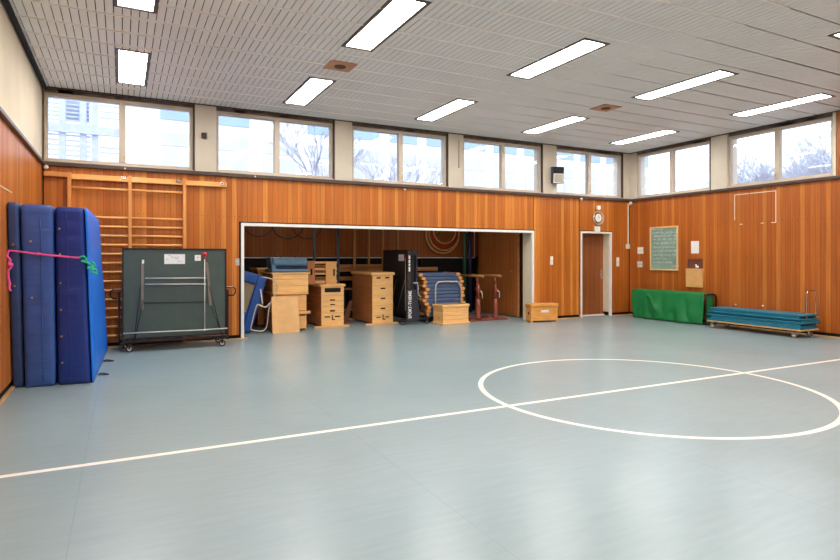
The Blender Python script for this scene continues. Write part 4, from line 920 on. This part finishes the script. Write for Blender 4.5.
for z, a, b, w in lines:
    y = by1-.05-a
    while y > by1-.05-b:
        L = rr.uniform(.03, .055)
        if rr.random() < .12: y -= L*.7; continue
        h = rr.uniform(.03, .055); x0_ = y
        pts = [(y-rr.uniform(0, L), z+rr.uniform(-.3, 1)*h) for _ in range(5)]
        for (ya, za), (yb, zb_) in zip(pts, pts[1:]): stroke(ya, za, yb, zb_, .0085*w)
        y -= L
ck.build('chalk_writing', 'chalk', e)['kind'] = 'stuff'
a, c = at_x(691.2, 253.5, XR), at_x(699, 241, XR)
tag(MB().box((XR-.006, c.y, a.z), (XR-.001, a.y, c.z)).build('notice_sheet', 'paper'), 'white paper sheet pinned right of the chalkboard', 'notice')
e = thing('wall_cupboard', 'small wooden wall cupboard with open top niche on the right wall', 'cupboard', (XR-.05, 9.0, .8))
cy0, cy1 = 8.755, 9.19
MB().box((XR-.05, cy0, .81), (XR-.001, cy1, 1.245)).build('door', 'cup', e, bevel=.004)
n0, n1 = 8.80, 9.13
MB().box((XR-.04, n0-.02, 1.247), (XR-.001, n0, 1.47)).box((XR-.04, n1, 1.247), (XR-.001, n1+.02, 1.47)).box((XR-.04, n0, 1.45), (XR-.001, n1, 1.47)).build('niche_frame', 'cup_in', e)
MB().box((XR-.01, n0, 1.247), (XR-.001, n1, 1.45)).build('niche_back', 'cup_in', e)
tag(MB().ball((XR-.032, 8.9, 1.285), .028, (.6, 1.6, 1)).ball((XR-.032, 8.93, 1.32), .022, (.6, 1, 1)).build('chalk_sponge', 'white'), 'white sponge lying in the niche of the wall cupboard', 'sponge')
for (u0, u1, v0, v1, m, lab) in ((637.7, 643.6, 247, 254, 'switch', 'cream double switch panel left of the chalkboard, upper one'), (637.5, 643, 261, 267.5, 'switch_g', 'grey double switch panel left of the chalkboard, lower one')):
    a, c = at_x(u0, v1, XR), at_x(u1, v0, XR); y0, y1 = sorted((a.y, c.y)); z0, z1 = a.z, c.z; ym, zm = (y0+y1)/2, (z0+z1)/2
    plate('switch_panel', lab, 'switch', (XR-.014, y0, z0), (XR, y1, z1), m, [((XR-.02, y0+.02, z0+.02), (XR-.014, ym-.01, zm-.01)), ((XR-.02, ym+.01, z0+.02), (XR-.014, y1-.02, zm-.01)), ((XR-.02, y0+.02, zm+.01), (XR-.014, ym-.01, z1-.02)), ((XR-.02, ym+.01, zm+.01), (XR-.014, y1-.02, z1-.02))])
# cream tape outlines on the walls
def tape(x, s, y0, y1, z0, z1, segs, lab):
    o = MB(); w = .007
    for kind, a, b in segs:
        if kind == 't': o.box((x, a, z1-w), (x+s*.003, b, z1+w))
        if kind == 'b': o.box((x, a, z0-w), (x+s*.003, b, z0+w))
        if kind == 'l': o.box((x, y1-w, a), (x+s*.003, y1+w, b))
        if kind == 'r': o.box((x, y0-w, a), (x+s*.003, y0+w, b))
    tag(o.build('tape_outline', 'switch'), lab, 'tape marking')
tape(XR-.0005, -1, 7.11, 8.0, 2.22, 2.865, [('t', 7.11, 7.66), ('t', 7.68, 8.0), ('l', 2.32, 2.865), ('r', 2.22, 2.865), ('b', 7.11, 7.2), ('b', 7.36, 7.42), ('b', 7.82, 7.88)], 'cream tape rectangle high on the right wall below the window')
tape(XL, 1, 6.6, 8.06, 2.25, 2.85, [('b', 5.2, 8.06)], 'cream tape line on the left wall above the mats')
for u, v, lab in ((736.2, 304.6, 'small white wall hook above the cart, left one'), (763, 305.9, 'small white wall hook above the cart, right one')):
    p = at_x(u, v, XR); tag(MB().ball((XR-.012, p.y, p.z), .018).box((XR-.02, p.y-.012, p.z-.015), (XR, p.y+.012, p.z)).build('wall_hook', 'white'), lab, 'hook')
# ---- covered table
e = thing('folding_table', 'black framed low table under the green cover', 'table', (11.63, 9.5, 0))
TX0, TX1, TY0, TY1, TZ = 11.455, 11.80, 8.405, 10.42, .68
MB().box((TX0+.01, TY0+.06, TZ-.04), (TX1-.02, TY1-.06, TZ-.015)).build('tabletop', 'blackm', e)
for yy, nm in ((TY0, 'leg_frame'), (TY1, 'leg_frame')):
    MB().tube(smooth_path([(TX0+.0, yy, .02), (TX0, yy, .3), (TX0, yy, .58), (TX0+.03, yy, .66), (TX0+.1, yy, TZ), (TX1-.1, yy, TZ), (TX1-.03, yy, .66), (TX1, yy, .58), (TX1, yy, .3), (TX1, yy, .02)], 4), .02, 8).build(nm, 'blackm', e)
cl = MB(); nU, nV = 90, 22; grid = []
for i in range(nU+1):
    a = i/nU; y = TY0+.02+(TY1-TY0-.0)*a; row = []
    for j in range(nV+1):
        t = j/nV
        if t < .3:     # top
            s_ = t/.3; x = TX1-.03+(TX0-.035-TX1+.03)*s_; z = TZ+.028+.006*noise.noise(Vector((x*9, y*3, 0)))
            yy = y
        else:
            s_ = (t-.3)/.7; z = TZ+.022-(TZ+.0)*s_
            fold_ = (.035*math.sin(y*5.3+1.5*s_)+.018*math.sin(y*13+1)+.05*noise.noise(Vector((y*2.3, s_*2, 3))))*min(1, s_*1.6)
            diag = .05*math.exp(-((a-.8+.3*s_)/.022)**2)*(1-s_)*min(1, s_*6)
            x = TX0-.04-.035*s_-abs(fold_)-diag+(.012 if .04 < s_ < .12 else 0)
            yy = y+.04*(a-.5)*(1-abs(2*s_-1))*.5-.09*s_*max(0, a-.8)/.2
        row.append(cl.bm.verts.new((x, yy, max(z, .012))))
    grid.append(row)
for i in range(nU):
    for j in range(nV): cl.bm.faces.new((grid[i][j], grid[i+1][j], grid[i+1][j+1], grid[i][j+1])).smooth = True
# near end flap, set back behind the black leg frame
def flap(y, sg, x0, x1):
    G = []
    for i in range(11):
        row = []
        for j in range(15):
            x = x0+(x1-x0)*i/10; s_ = j/14; z = TZ+.0-(TZ-.03)*s_
            row.append(cl.bm.verts.new((x, y+sg*.02*math.sin(x*22+s_), z)))
        G.append(row)
    for i in range(10):
        for j in range(14): cl.bm.faces.new((G[i][j], G[i+1][j], G[i+1][j+1], G[i][j+1])).smooth = True
flap(TY0+.012, 1, TX0+.03, TX1-.075)
o = cl.build('green_cover', 'cloth', smooth=True); md = o.modifiers.new('thickness', 'SOLIDIFY'); md.thickness = .004; md.offset = 0
tag(o, 'green fabric cover draped over a low table under the chalkboard', 'cover')
# ---- teal mat cart
rz = math.radians(-1.5); P0 = Vector((11.10, 6.2, 0))
Rm = Matrix.Translation(P0) @ Matrix.Rotation(rz, 4, 'Z')
e = thing('mat_trolley', 'low wooden trolley with chrome hoop handle at the right wall', 'cart', P0)
def rb(mb, a, b): return mb.hexa([Rm @ Vector(p) for p in box8(a[0], b[0], a[1], b[1], a[2], b[2])])
rb(MB(), (0, 0, .135), (.56, 1.96, .165)).build('platform', 'pale', e, bevel=.006)
rb(MB(), (.05, .1, .11), (.5, 1.86, .135)).build('under_frame', 'blackm', e)
def caster2(x, y, r=.05):
    c = Rm @ Vector((x, y, r)); w = MB().disc(c, (1, .1, 0), r, .03, 18).build('wheel', 'taupe', e)
    sub(w, MB().disc(c-Vector((.014, 0, 0)), (1, .1, 0), r*.55, .012, 14), 'hub', 'steel')
    MB().box((c.x-.025, c.y-.02, r+.0), (c.x-.019, c.y+.02, .12)).box((c.x+.019, c.y-.02, r), (c.x+.025, c.y+.02, .12)).box((c.x-.025, c.y-.02, .106), (c.x+.025, c.y+.02, .11)).build('fork', 'chrome', e)
for x, y in ((.09, .17), (.5, .13), (.08, 1.88), (.5, 1.85)): caster2(x, y)
hp = [(.25, .04, .12), (.25, .04, .76), (.26, .04, .83), (.3, .04, .87), (.39, .04, .885), (.48, .04, .87), (.52, .04, .83), (.53, .04, .76), (.53, .04, .12)]
MB().tube(smooth_path([Rm @ Vector(p) for p in hp], 4), .013, 10).build('handle', 'chrome', e)
nt_ = 8; z = .166; hh = .0345
wl2 = ['lowest', 'second from the bottom', 'third from the bottom', 'fourth from the bottom', 'fifth from the bottom', 'third from the top', 'second from the top', 'topmost']
for k in range(nt_):
    r_ = random.Random(40+k); dy0, dy1, dx = r_.uniform(-.05, .06), r_.uniform(-.08, .06), r_.uniform(-.03, .022)
    x0_, x1_ = .02+dx, .54+dx
    ys = .0+dy0-(.0 if k != 4 else .02); ye = 1.93+dy1
    c = [Rm @ Vector(p) for p in box8(x0_, x1_, ys, ye, z, z+hh-.002)]
    droop = r_.uniform(.0, .006)
    mb = soft_box(c, (5, 24, 1), puff=.0, wr=.0018, fr=4, rnd=.008, seed=k*7)
    tag(mb.build('teal_mat', 'teal'), 'thin teal gym mat, %s of the pile on the trolley' % wl2[k], 'gym mat', 'teal mats on the trolley')
    z += hh
# ------------------------------------------------------------------ LIGHT: overcast sky
w = bpy.data.worlds.new('overcast_sky'); S.world = w; w.use_nodes = True
bg = w.node_tree.nodes['Background']; bg.inputs[0].default_value = (.94, .97, 1, 1); bg.inputs[1].default_value = 2.6
S.view_settings.exposure = 0.1
